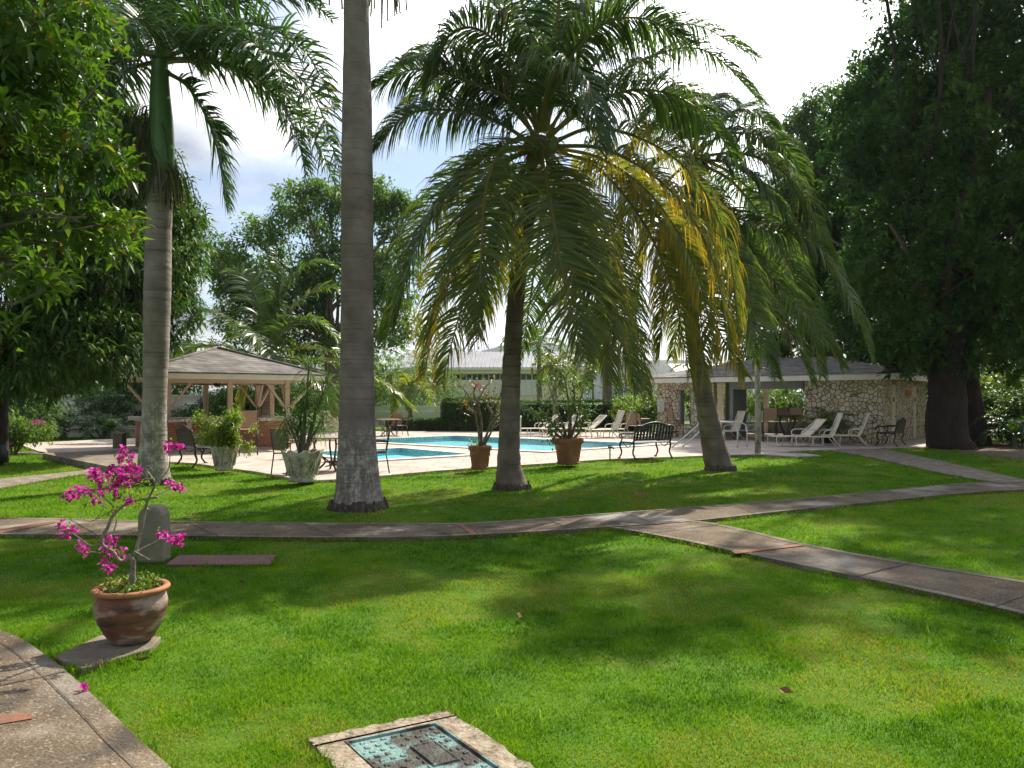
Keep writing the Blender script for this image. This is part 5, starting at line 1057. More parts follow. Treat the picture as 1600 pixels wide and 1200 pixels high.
def louvre_wall(name, lab, c, rz, L, h, n, sec='white'):
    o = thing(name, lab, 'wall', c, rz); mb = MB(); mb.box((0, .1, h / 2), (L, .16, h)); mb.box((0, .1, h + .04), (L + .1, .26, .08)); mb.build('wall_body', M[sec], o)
    for i in range(n):
        x = -L / 2 + (i + .5) * L / n; w = L / n * .8
        mb = MB(); mb.box((x, .0, h * .52), (w, .05, h * .72)); p = mb.build('louvre_panel', M['white'], o)
        mb = MB()
        for k in range(int(h * .68 / .09)): mb.box((x, -.04, h * .2 + k * .09), (w * .92, .03, .07), rx=-.6)
        mb.build('slats', M['white'], p)
    return o
louvre_wall('louvred_wall', 'white louvred garden wall beside the low hedge, far side of the pool', (-7.2, 47, -.2), R(2), 9, 1.35, 6)
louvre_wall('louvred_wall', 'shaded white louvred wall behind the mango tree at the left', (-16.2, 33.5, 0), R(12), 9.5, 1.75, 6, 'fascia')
mb = MB(); V = [(0, 0, 3.7), (9, 0, 3.7), (9, 4, 4.7), (0, 4, 4.7)]; mb.add(V + [(a, b, c - .25) for a, b, c in V], [(0, 1, 2, 3), (0, 4, 5, 1), (1, 5, 6, 2), (3, 2, 6, 7), (0, 3, 7, 4), (7, 6, 5, 4)])
o = thing('white_building', 'plain building with a white sheet roof behind the pavilion', 'building', (13.4, 62, 0)); mb.build('roof', M['white'], o)
mb = MB()
for i in range(22): mb.bar((.2 + i * .4, 0, 3.72), (.2 + i * .4, 4, 4.72), .05, .05)
mb.build('roof_ribs', M['white'], o); mb = MB(); mb.box((4.5, 2.4, 1.7), (8.4, 4, 3.4)); mb.build('wall', M['fascia'], o)
# ------------------------------------------------------------------ hedges
def hedge(name, lab, a, b, w, h, n, leaf='hedge'):
    a = np.array(a); b = np.array(b); c = (a + b) / 2; L = np.linalg.norm(b - a); rz = math.atan2(b[1] - a[1], b[0] - a[0]); o = thing(name, lab, 'hedge', (*c, 0), rz)
    mb = MB(); mb.box((0, 0, h * .46), (L * .97, w * .8, h * .9)); mb.build('core', M['hedgecore'], o)
    f = rng.random(n); P = np.stack([rng.uniform(-L / 2, L / 2, n), rng.uniform(-w / 2, w / 2, n), rng.uniform(0, h, n)], 1); D = rng.normal(0, .6, (n, 3))
    k = f < .42; P[k, 2] = h + rng.normal(0, .025, k.sum()); D[k, 2] += .8
    k = (f >= .42) & (f < .85); P[k, 1] = -w / 2 + rng.normal(0, .03, k.sum()); D[k, 1] -= .7
    k = f >= .85; P[k, 0] = np.sign(P[k, 0]) * L / 2; D[k, 0] += np.sign(P[k, 0]) * .7
    P = P + (vnoise(P, 1.7, 5)[:, None] - .5) * .14
    V, F = leaf_arrays(P, norm(D), rng.uniform(.06, .13, n), rng.uniform(.03, .055, n)); npmesh('foliage', V, F, M[leaf], o, np.repeat(np.clip(vnoise(P, 2.5, 7) * .6 + rng.random(n) * .45, 0, 1), 6))
    return o
M['hedgecore'] = pmat('hedge_twigs', [(0.3, (.012, .02, .006)), (0.7, (.03, .045, .012))], 12, .95, 1, 30)
hedge('clipped_hedge', 'tall clipped hedge on the far side of the pool, left of the loungers', (-3.4, 38.6), (-.7, 38.0), 1.1, 1.62, 13000)
hedge('low_hedge', 'knee high clipped hedge running left from the tall hedge', (-6.2, 38.9), (-3.5, 38.5), .8, .62, 8000)
hedge('clipped_hedge', 'sunlit clipped hedge behind the white loungers, right of the small palm', (-.2, 40.6), (7.2, 40.9), 1.2, 1.5, 20000)
# ------------------------------------------------------------------ posts and small fixtures
b = G(1184, 711.5); b[2] = DZ
o = thing('shower_post', 'slim whitewashed post with a short arm at its top, standing right of the leaning palm', 'post', b)
mb = MB(); mb.tube([(0, 0, -.05), (.01, 0, .9), (-.01, 0, 1.8), (0, 0, 2.52)], [.085, .08, .078, .075], 14, wob=.02); mb.build('shaft', M['postwhite'], o)
mb = MB(); mb.tube([(0, 0, 2.44), (.16, -.04, 2.46), (.26, -.06, 2.44)], .014, 8); mb.lathe([(.01, .02), (.05, 0), (.052, -.02), (.001, -.02)], 12, (.26, -.06, 2.43)); mb.build('arm', M['iron'], o)
b = G(241, 878); o = thing('bollard', 'squat grey green concrete bollard with rounded top standing in the lawn behind the flowers', 'bollard', b)
mb = MB(); rr = .135; prof = [(-rr, 0), (rr, 0), (rr * .93, .47), (rr * .75, .535), (rr * .35, .56), (-rr * .35, .56), (-rr * .75, .535), (-rr * .93, .47)]
mb.add([(x, -.10, z) for x, z in prof] + [(x, .10, z) for x, z in prof], [tuple(range(8)), tuple(range(8, 16))[::-1]] + [(i, 8 + i, 8 + (i + 1) % 8, (i + 1) % 8) for i in range(8)]); mb.build('post_body', M['conc'], o, bevel=.035)
b = G(187, 703); o = thing('stone_pillar', 'short square pillar with flat cap at the left corner of the bar', 'pillar', b)
mb = MB(); mb.box((0, 0, .24), (.30, .30, .5)); mb.build('pillar_shaft', M['conc'], o, bevel=.01); mb = MB(); mb.box((0, 0, .515), (.40, .40, .05)); mb.build('cap', M['slab'], o, bevel=.008)
mb = MB(); pc = np.mean(np.array(PLATE), axis=0); mb.prism([(p[0] - pc[0], p[1] - pc[1]) for p in PLATE], -.02, .012); mb.box((.28, .02, .013), (.07, .02, .008), rz=.6); o = mb.build('access_plate', M['plate'], None, bevel=.006); o.location = (*pc, .015); tag(o, 'flat red brown steel plate lying in the lawn beside the bollard', 'plate')
# cover and its concrete frame
mc = np.mean(np.array(MAN), axis=0); o = thing('utility_cover', 'square verdigris metal cover with raised studs set in a rough concrete frame', 'cover', (*mc, 0))
def mq(u0, u1, v0, v1): return [tuple(MAN_A + MAN_U * u + MAN_V * v - mc) for u, v in ((u0, v0), (u1, v0), (u1, v1), (u0, v1))]
UI, UJ, VI, VJ = .117, .575, .11, .80
def rough_prism(mb, u0, u1, v0, v1, z1, inset):
    """concrete ring side with a crumbled outline"""
    n = 14; pts = []
    for (a, b_) in (((u0, v0), (u1, v0)), ((u1, v0), (u1, v1)), ((u1, v1), (u0, v1)), ((u0, v1), (u0, v0))):
        for k in range(n):
            t = k / n; u = a[0] + (b_[0] - a[0]) * t; v = a[1] + (b_[1] - a[1]) * t; edge = any(abs(q) < 1e-6 for q in (u - 0, u - .70, v - 0, v - .95)); j = .012 if edge else 0
            p = MAN_A + MAN_U * (u + random.uniform(-j, j)) + MAN_V * (v + random.uniform(-j, j)) - mc; pts.append(p)
    mb.prism([tuple(p) for p in pts], -.05, z1)
for nm, q in (('frame_side', (0, .70, 0, VI)), ('frame_side', (0, .70, VJ, .95)), ('frame_side', (0, UI, VI, VJ)), ('frame_side', (UJ, .70, VI, VJ))):
    mb = MB(); rough_prism(mb, *q, .026, 0); mb.build('frame_side', M['oldstone'], o, bevel=.012)
def cover_plate():
    """one sheet whose raised studs, maker's panel and border are pressed out of it"""
    nu, nv = 96, 140; V = []; F = []
    for i in range(nu + 1):
        for j in range(nv + 1):
            u = UI + .004 + (UJ - UI - .008) * i / nu; v = VI + .004 + (VJ - VI - .008) * j / nv; a, c = u - UI, v - VI; h = .016
            gu, gv = (a - .020) / .049, (c - .020) / .051; fu, fv = abs(gu - math.floor(gu) - .5), abs(gv - math.floor(gv) - .5)
            cell = (int(math.floor(gu)) * 7 + int(math.floor(gv)) * 13) % 11; flat = vnoise(np.array([(a * 5, c * 5, .3)]), 1.0, 17)[0]
            if fu < .24 and fv < .22 and cell not in (3, 8) and not (.09 < a < .24 and .16 < c < .43): h += .006 * (1.0 if flat < .58 else .2)
            if .105 < a < .225 and .18 < c < .41: h += .005 if (.113 < a < .217 and .19 < c < .40) else .009
            if a < .018 or a > UJ - UI - .018 or c < .018 or c > VJ - VI - .018: h = .028
            p = MAN_A + MAN_U * u + MAN_V * v - mc; V.append((p[0], p[1], h + random.uniform(-.0006, .0006)))
    for i in range(nu):
        for j in range(nv): F.append((i * (nv + 1) + j, i * (nv + 1) + j + 1, (i + 1) * (nv + 1) + j + 1, (i + 1) * (nv + 1) + j))
    mb = MB(); mb.add(V, F); ob = mb.build('cover_plate', M['verdigris'], o)
    bm = bmesh.new(); bm.from_mesh(ob.data); bmesh.ops.recalc_face_normals(bm, faces=bm.faces)
    if sum(f.normal.z for f in bm.faces) < 0: bmesh.ops.reverse_faces(bm, faces=bm.faces)
    bm.to_mesh(ob.data); bm.free()
cover_plate()
# handrails
hr = thing('pool_handrail', 'bent stainless handrail at the near right corner of the pool', 'handrail', (*G(1152, 699, DZ)[:2], DZ))
a0 = G(1152, 699, DZ); p1 = W(1152, 672, a0[1]); p2 = W(1143, 661, a0[1] + .1); p3 = W(1096, 660, a0[1] + .2); p4 = W(1050, 699, a0[1] - .1)
mb = MB(); s = np.vstack([[a0 - a0], [p1 - a0], spline([p1 - a0, W(1150, 664, a0[1]) - a0, p2 - a0], 6), spline([p2 - a0, p3 - a0, (p3 * .9 + p4 * .1) - a0], 8), [p4 - a0]])
s2 = spline([s[0], s[1] * .98, p2 - a0, p3 - a0, p3 * .8 + p4 * .2 - a0, p4 - a0], 50); mb.tube(s2, .024, 10); mb.build('rail', M['steel'], hr)
s3 = s2 + np.array((.42, .36, 0)); mb = MB(); mb.tube(s3, .024, 10); mb.build('rail', M['steel'], hr)
ld = thing('pool_ladder_rail', 'small curved white ladder rail at the far edge of the pool behind the palm', 'handrail', (-.1, 31.2, DZ))
for dx in (0, .45):
    mb = MB(); mb.tube(spline([(dx, .25, 0), (dx, .25, .7), (dx + .02, .1, .88), (dx, -.1, .8), (dx, -.2, .3), (dx, -.2, -.3)], 24), .022, 8); mb.build('rail', M['whitemetal'], ld)
b = G(953, 720, DZ); o = thing('tap_stand', 'thin metal stand pipe with a small tap between clay pot and bench', 'tap', b)
mb = MB(); mb.tube([(0, 0, 0), (0, 0, .36)], .018, 8); mb.build('pipe', M['greywall'], o); mb = MB(); mb.tube([(-.05, 0, .34), (.07, 0, .34), (.10, 0, .30)], .02, 8); mb.box((0, 0, .385), (.10, .02, .02)); mb.build('tap_head', M['iron'], o)

# ------------------------------------------------------------------ pots and planters
def leaves_on(root, org, ends, m, n_per, L, w, tint, spread, name='leaves', droop=.2, odd=.03, up=.2):
    ends = np.array(ends); n = len(ends) * n_per; P = np.repeat(ends, n_per, 0) + rng.normal(0, spread, (n, 3)); D = norm(rng.normal(0, .7, (n, 3)) + np.array((0, 0, up)))
    V, F = leaf_arrays(P, D, L * rng.uniform(.6, 1.2, n), w * rng.uniform(.7, 1.2, n), droop); t = rng.uniform(tint[0], tint[1], n); t = np.where(rng.random(n) < odd, rng.uniform(.9, 1, n), t)
    return npmesh(name, V - np.asarray(org), F, M[m], root, np.repeat(t, 6))
def bracts(root, ctrs, size, m, k, name='flower_cluster'):
    for c in ctrs:
        n = int(k * random.uniform(.7, 1.3)); P = np.array(c) + np.clip(rng.normal(0, size, (n, 3)), -1.3 * size, 1.3 * size); D = norm(rng.normal(0, 1, (n, 3))); V, F = leaf_arrays(P, D, rng.uniform(.022, .04, n), rng.uniform(.02, .032, n), .1, .35)
        npmesh(name, V, F, M[m], root, np.repeat(rng.random(n), 6))
# bougainvillea in the big clay pot
b = G(198, 1006, .04); b[2] = .045; d0 = b[1]; b = np.array((b[0], b[1] + .06, b[2]))
o = thing('bougainvillea_pot', 'big weathered clay pot on a stone slab holding a bonsai like magenta bougainvillea', 'potted plant', b)
mb = MB(); mb.lathe([(.001, 0), (.115, 0), (.13, .012), (.165, .07), (.198, .14), (.216, .205), (.218, .25), (.208, .29), (.195, .315), (.192, .325), (.17, .325), (.17, .29), (.0, .285)], 48); mb.build('pot_body', M['oldpot'], o)
mb = MB(); mb.lathe([(.185, .316), (.222, .322), (.233, .333), (.232, .345), (.222, .354), (.196, .352), (.184, .335), (.172, .29)], 48); mb.build('pot_rim', M['potrim'], o)
mb = MB(); mb.lathe([(.185, .31), (.1, .325), (.001, .33)], 24); mb.build('soil', M['soil'], o)
def BP(px, py, dd=0.0): return W(px, py, b[1] + dd) - b
tw = lambda pts, r: (spline([BP(*p) for p in pts], 26), list(np.linspace(r[0], r[1], 26)))
BR = [([(206, 918), (207, 895), (207, 876), (200, 868)], (.022, .017)), ([(204, 872), (190, 878), (182, 872, -.03), (176, 862, -.05), (160, 852, -.06), (160, 838, -.05), (168, 825, -.04), (176, 806, -.02), (190, 792, 0), (210, 782, .03), (247, 777, .05)], (.016, .006)),
      ([(206, 874), (213, 858, .03), (222, 822, .04), (230, 785, .04), (242, 758, .03), (238, 747, .02), (225, 745, 0), (207, 752, -.02)], (.011, .006)), ([(205, 868), (222, 858, .05), (238, 850, .08), (253, 842, .1), (268, 843, .12)], (.010, .004)),
      ([(182, 802), (176, 790, -.05), (165, 780, -.08), (150, 770, -.1), (130, 772, -.12)], (.006, .003)), ([(160, 852, -.06), (140, 852, -.1), (120, 838, -.13), (102, 828, -.15)], (.006, .003)), ([(176, 862), (160, 864, -.06), (140, 862, -.1)], (.005, .003)),
      ([(238, 747), (231, 738, .02), (226, 732, .03), (232, 728, .04), (237, 736, .04), (232, 744, .05)], (.006, .004)), ([(225, 745), (210, 728, -.02), (200, 712, -.04), (192, 702, -.05)], (.006, .003)), ([(210, 752), (190, 745, -.06), (165, 742, -.1)], (.005, .003)), ([(242, 756), (262, 735, .05), (266, 712, .06), (270, 700, .07)], (.005, .002)), ([(244, 774), (262, 766, .06), (278, 760, .08)], (.004, .002)),
      ([(210, 862), (225, 870, -.06), (234, 875, -.08)], (.007, .004)), ([(180, 872), (172, 880, -.05), (165, 886, -.07)], (.004, .002)), ([(178, 830, -.03), (182, 815, 0), (180, 800, .03)], (.005, .003)), ([(200, 790), (203, 775, .04), (200, 762, .05)], (.004, .002)), ([(190, 792), (170, 800, -.06), (140, 815, -.1), (120, 800, -.12)], (.003, .0015)), ([(165, 785), (158, 800, -.07), (150, 812, -.08)], (.003, .0015))]
for i, (pts, r) in enumerate(BR):
    p, rr = tw(pts, r); mb = MB(); mb.tube(p, rr, 8, wob=.06); mb.build('trunk' if i == 0 else 'branch', M['twig'], o)
FL = [(193, 705), (188, 718), (204, 728), (198, 738), (212, 742), (148, 738), (142, 742), (168, 742), (184, 752), (160, 758), (178, 760), (130, 766), (112, 776), (108, 772), (148, 782), (190, 745), (172, 735), (200, 758), (180, 770), (203, 781), (96, 818), (102, 834), (112, 828), (128, 852), (134, 862), (168, 846), (180, 846), (166, 858), (178, 868), (190, 862), (162, 880), (172, 888), (254, 836), (267, 841), (278, 847), (279, 838), (262, 699), (278, 698), (268, 757), (281, 761), (140, 770), (158, 770), (206, 716), (183, 738), (196, 748), (214, 734), (153, 748), (120, 768)]
bracts(o, [BP(x, y, random.uniform(-.10, .12)) for x, y in FL], .015, 'bract', 20)
lv = [BP(x + random.uniform(-12, 12), y + random.uniform(-10, 14), random.uniform(-.1, .1)) for x, y in FL[::2]] + [BP(random.uniform(165, 240), random.uniform(745, 800), random.uniform(-.1, .1)) for _ in range(26)]
leaves_on(o, (0, 0, 0), lv, 'limeleaf', 4, .04, .022, (.35, .9), .02)
gc = [np.array((math.cos(a) * r, math.sin(a) * r, .345 + random.uniform(0, .03))) for a, r in ((random.uniform(0, 6.28), .17 * math.sqrt(random.random())) for _ in range(90))]
leaves_on(o, (0, 0, 0), gc, 'limeleaf', 7, .035, .02, (.0, .75), .018, 'ground_leaves', up=.5)
# flared cast-stone urns
def urn(lab, px, py, R0, H, sq):
    b = G(px, py, DZ); b[2] = DZ; o = thing('stone_urn', lab, 'planter', b, .4, 'cast stone planters'); lob = 8
    prof = [(.001, 0), (R0 * .66, 0), (R0 * .68, .04), (R0 * .62, .07), (R0 * .60, .10), (R0 * .64, .16), (R0 * .72, H * .45), (R0 * .84, H * .7), (R0 * .96, H * .93), (R0 * 1.0, H), (R0 * .93, H * 1.0), (R0 * .88, H * .95), (R0 * .80, H * .85), (.001, H * .84)]
    amp = [(0, 0), (0, 0), (0, 0), (.02, 0), (.03, 0), (.05, 0), (.05, 0), (.05, .004), (.06, .012), (.07, .03), (.07, .03), (.05, .02), (0, 0), (0, 0)]
    mb = MB(); mb.lathe(prof, 64, lobes=lob, amp=amp, square=-.05); mb.build('urn_body', M['urn'], o)
    for k in range(lob):                                        # scrolls and acanthus relief round the side
        a = 2 * math.pi * (k + .5) / lob; mb = MB()
        def on(u, z): r = R0 * (.63 + .36 * ((z / H) ** 1.3)) * 1.0 + .004; return (r * math.cos(a + u), r * math.sin(a + u), z)
        mb.tube(spline([on(-.16, H * .2), on(-.05, H * .32), on(.10, H * .5), on(.14, H * .66), on(.02, H * .74), on(-.08, H * .66), on(-.02, H * .58)], 22), list(np.linspace(.020, .008, 22)), 6)
        mb.tube(spline([on(.2, H * .22), on(.26, H * .45), on(.22, H * .7), on(.3, H * .85)], 14), list(np.linspace(.016, .010, 14)), 6); mb.build('relief', M['urn'], o)
    mb = MB(); mb.lathe([(R0 * .86, H * .9), (R0 * .4, H * .93), (.001, H * .94)], 20); mb.build('soil', M['soil'], o)
    return o, b
o, b = urn('cast stone urn holding a round bright green shrub, beside the left iron bench', 351, 735, .30, .54, 0)
ends = []; mb = MB()
for i in range(44):
    a = random.uniform(0, 6.28); e = np.array((math.cos(a) * random.uniform(.1, .62), math.sin(a) * random.uniform(.1, .5), .55 + random.uniform(.05, .82) * (1 - .2 * random.random()))); p = wiggle((0, 0, .5), e, 3, .06); mb.tube(p, list(np.linspace(.016, .004, len(p))), 5); ends += [p[-1], p[-2], p[-3], p[len(p) // 2 + 1]]
ends += [np.array((.46, -.2, .42)), np.array((.5, -.2, .5)), np.array((.42, -.25, .55)), np.array((-.5, -.1, .75)), np.array((.62, 0, .9))] * 2
mb.build('stems', M['twig'], o); leaves_on(o, (0, 0, 0), ends, 'limeleaf', 26, .085, .038, (.15, .95), .062, 'shrub', odd=.05)
o, b = urn('wider cast stone urn with tall spiky dragon plants, near the patio table', 473, 752, .385, .58, 0)
for i, (ex, ey, ez) in enumerate(((-.05, 0, 1.25), (.1, .1, 1.75), (.28, -.05, 1.5), (.12, 0, 2.25), (-.12, .1, 1.0), (.36, .1, 1.15), (.02, -.1, 1.45), (.45, 0, 1.9), (-.3, .05, 1.2))):
    p = spline([(ex * .15, ey * .15, .5), (ex * .5, ey * .5, .5 + (ez - .5) * .5), (ex, ey, ez)], 10); mb = MB(); mb.tube(p, list(np.linspace(.028, .016, 10)), 7); st = mb.build('stem', M['greybark'], o)
    n = 60; P = np.repeat(np.array([p[-1]]), n, 0) + rng.normal(0, .02, (n, 3)) - np.array((0, 0, 1)) * rng.uniform(0, .22, (n, 1)); D = norm(rng.normal(0, .75, (n, 3)) + np.array((0, 0, .35))); V, F = leaf_arrays(P, D, rng.uniform(.35, .6, n), rng.uniform(.018, .028, n), .28, .2); npmesh('leaf_rosette', V, F, M['mango'], o, np.repeat(rng.uniform(.15, .8, n), 6))
# terracotta pots with leggy shrubs
def tpot(lab, px, py, R0, H):
    b = G(px, py, DZ); b[2] = DZ; o = thing('terracotta_pot', lab, 'potted plant', b, 0, 'terracotta pots by the pool'); 
    mb = MB(); mb.lathe([(.001, .03), (R0 * .66, .03), (R0 * .70, .05), (R0 * .86, H * .72), (R0 * .88, H * .78), (R0 * .86, H * .80)], 40); mb.build('pot_body', M['terrapot'], o)
    mb = MB(); mb.lathe([(R0 * .86, H * .79), (R0 * .97, H * .80), (R0 * 1.0, H * .84), (R0 * 1.0, H * .95), (R0 * .97, H), (R0 * .9, H), (R0 * .84, H * .95), (R0 * .8, H * .85)], 40); mb.build('pot_rim', M['terrapot'], o)
    mb = MB(); mb.lathe([(.001, 0), (R0 * .72, 0), (R0 * .78, .05), (R0 * .74, .055), (R0 * .66, .03)], 32); mb.build('saucer', M['terrapot'], o)
    mb = MB()
    for k in range(6):
        a = 2 * math.pi * k / 6; pts = []
        for u in np.linspace(0, 1, 9): z = H * .66 - H * .16 * math.sin(math.pi * u); r = R0 * (.70 + .16 * (z - .05) / (H * .7)) + .004; th = a + u * 2 * math.pi / 6; pts.append((r * math.cos(th), r * math.sin(th), z))
        mb.tube(pts, .011, 6)
    mb.build('swag_relief', M['terrapot'], o); mb = MB(); mb.lathe([(R0 * .86, H * .93), (.001, H * .96)], 20); mb.build('soil', M['soil'], o); return o, b
o, b = tpot('smaller terracotta pot with a sparse crooked shrub, left of the main coconut trunk', 750, 733, .265, .53)
def pt(px, py, dd=0): return W(px, py, b[1] + dd) - b
ends = []
for pts in ([(750, 700), (748, 675), (742, 645), (735, 625, -.1), (728, 612, -.2), (715, 600, -.2)], [(752, 700), (752, 660, .1), (748, 630, .15), (755, 610, .2), (765, 598, .2)], [(753, 700), (762, 675, -.1), (770, 650, -.1), (778, 630, 0), (783, 612, .1)], [(754, 700), (765, 680, .1), (772, 665, .2), (783, 655, .25)], [(742, 645), (735, 640, .1), (730, 632, .15)], [(770, 650), (762, 632, .1), (760, 618, .15)], [(748, 630), (740, 615, .1), (744, 604, .15)], [(763, 672), (778, 650, .1), (792, 640, .15)]):
    p = spline([pt(*q) for q in pts], 16); mb = MB(); mb.tube(p, list(np.linspace(.034, .010, 16)), 7, wob=.08); mb.build('branch', M['greybark'], o); ends += [p[-1], p[-2], p[-4], p[-1]]
leaves_on(o, (0, 0, 0), ends, 'coppery', 16, .085, .04, (.0, 1.0), .10) if 'coppery' in M else None
M['coppery'] = leafmat('coppery_leaf', [(0, (.05, .08, .015)), (.4, (.13, .13, .03)), (.8, (.22, .12, .04)), (1, (.30, .12, .05))], .45)
leaves_on(o, (0, 0, 0), ends, 'coppery', 16, .085, .04, (.0, 1.0), .10)
leaves_on(o, (0, 0, 0), [np.array((-.12, -.1, .56)), np.array((-.18, -.12, .55)), np.array((-.1, -.15, .62))], 'limeleaf', 22, .07, .035, (.2, .7), .07, 'ground_leaves'); bracts(o, [pt(748, 600, .1), pt(744, 602, .1)], .03, 'redbract', 26)
o, b = tpot('larger terracotta pot with a bushy dark shrub, between the coconut trunk and the iron bench', 888, 725, .37, .63)
ends = []
for pts in ([(886, 690), (880, 665), (870, 640), (862, 615), (856, 598)], [(888, 690), (890, 660, .1), (888, 630, .1), (884, 600, .1), (880, 585)], [(890, 690), (900, 660, -.1), (906, 630, -.1), (912, 605)], [(887, 690), (874, 672, -.2), (862, 660, -.2), (850, 648, -.2)], [(891, 690), (905, 675, .2), (912, 655, .2), (920, 640, .2)], [(884, 690), (872, 680, -.2), (864, 672, -.3)], [(892, 690), (892, 650, -.2), (898, 620, -.2), (894, 596, -.2)]):
    p = spline([pt(*q) for q in pts], 16); mb = MB(); mb.tube(p, list(np.linspace(.042, .012, 16)), 7, wob=.08); mb.build('branch', M['greybark'], o); ends += [p[-1], p[-2], p[-4], p[-6], p[-8]]
leaves_on(o, (0, 0, 0), ends, 'hedge', 30, .11, .05, (.0, .9), .13)
# potted fern against the stone wall, and the flower bush at the left
b = PL(-1.75, -.75, DZ); o = thing('fern_planter', 'potted shrub with drooping fern fronds against the stone wall of the pavilion', 'potted plant', b)
mb = MB(); mb.lathe([(.001, 0), (.2, 0), (.28, .36), (.29, .38), (.25, .38), (.22, .33)], 24); mb.build('pot_body', M['bronze'], o)
for i in range(15): frond(o, auto_ctrl((0, 0, .36), i * 2.4, 1.25 - .055 * i, random.uniform(1.1, 1.9), .34), n=34, ll=.34, lw=.035, tint=.42, rr=.014, yellow=.06 * (i % 4))
e = [np.array((random.gauss(0, .3), random.gauss(0, .2), random.uniform(.45, .9))) for _ in range(34)]; leaves_on(o, (0, 0, 0), e, 'hedge', 20, .09, .045, (.1, .9), .09)
bx = G(18, 715); o = shrub('bougainvillea_bush', 'low bougainvillea bush with a few pink flowers at the left edge of the lawn', 20, 22.5, 1.9, 1.15, 'limeleaf', 900, lf=.09, lw=.045, tint=(.0, .85))
bracts(o, [W(60, 658, 22.3) - np.array(o.location), W(54, 660, 22.3) - np.array(o.location), W(16, 693, 22) - np.array(o.location), W(66, 660, 22.4) - np.array(o.location)], .03, 'bract', 60)
b = G(-8, 728); o = thing('dark_pot', 'round dark pot cut off by the left edge of the photo', 'pot', b); mb = MB(); mb.lathe([(.001, 0), (.16, 0), (.27, .2), (.28, .32), (.2, .46), (.21, .5), (.17, .5), (.16, .44)], 28); mb.build('pot_body', M['iron'], o); mb = MB(); mb.lathe([(.17, .46), (.001, .47)], 14); mb.build('soil', M['soil'], o)

# ------------------------------------------------------------------ furniture
def bench():
    o = thing('iron_bench', 'black', 'bench', (0, 0, 0), 0, 'black cast iron benches')
    mb = MB()
    for i in range(7): mb.box((0, -.24 + i * .078, .43 - .004 * abs(i - 3)), (1.22, .062, .022))
    mb.build('seat', M['iron'], o, bevel=.004)
    mb = MB(); T = lambda x, z: (x, .27 + (z - .43) * .22, z); arch = lambda x: .82 + .13 * max(0, math.cos(x / .62 * math.pi / 2)) ** 1.4 + (.03 if abs(x) > .5 else 0)
    top = [T(x, arch(x)) for x in np.linspace(-.62, .62, 25)]; mb.tube(top, .028, 8); mb.bar(T(-.62, .50), T(.62, .50), .03, .05)
    for i in range(11):
        x = -.54 + i * .108; mb.bar(T(x, .50), T(x, arch(x)), .066, .012, up=(0, 1, .2))
    for k in range(5):
        z = .57 + k * .075; mb.bar(T(-.6, z), T(.6, z), .044, .018)
    mb.build('backrest', M['iron'], o)
    for s in (-1, 1):
        x = s * .63
        mb = MB(); mb.tube(spline([(x, .26, .44), (x, .28, .32), (x, .24, .16), (x, .34, 0.01)], 12), list(np.linspace(.026, .020, 12)), 8); mb.box((x, .35, .012), (.05, .07, .024)); mb.build('leg', M['iron'], o)
        mb = MB(); mb.tube(spline([(x, -.25, .44), (x, -.29, .33), (x, -.22, .16), (x, -.31, 0.01)], 12), list(np.linspace(.026, .020, 12)), 8); mb.box((x, -.32, .012), (.05, .07, .024)); mb.build('leg', M['iron'], o)
        mb = MB(); mb.tube(spline([T(x, .86), T(x, .66), (x, .27, .44)], 8), .024, 8); mb.tube(spline([T(x, .68), (x, .1, .66), (x, -.16, .65), (x, -.29, .63), (x, -.33, .58), (x, -.28, .55)], 18), .022, 8); mb.tube(spline([(x, -.24, .62), (x, -.2, .53), (x, -.25, .44)], 8), .018, 8); mb.tube([(x, .26, .43), (x, -.25, .43)], .02, 8)
        mb.tube(spline([(x, .2, .42), (x, .05, .30), (x, -.18, .42)], 10), .012, 6); mb.build('arm', M['iron'], o)
    return o
B0 = bench(); c = G(1010, 716, DZ); B0.location = (c[0], c[1] + .15, DZ); B0.rotation_euler = (0, 0, R(211)); B0['label'] = 'black lattice backed iron bench turned towards the pool, left of the leaning palm'
c = G(1391, 695.5, DZ); dup(B0, 'black iron bench standing against the stone pavilion beside the huge trunk', (c[0], c[1], DZ), R(232))
c = G(297, 729, DZ); dup(B0, 'black iron bench at the left end of the deck, beside the round shrub', (c[0] + .1, c[1] + .3, DZ), R(128))
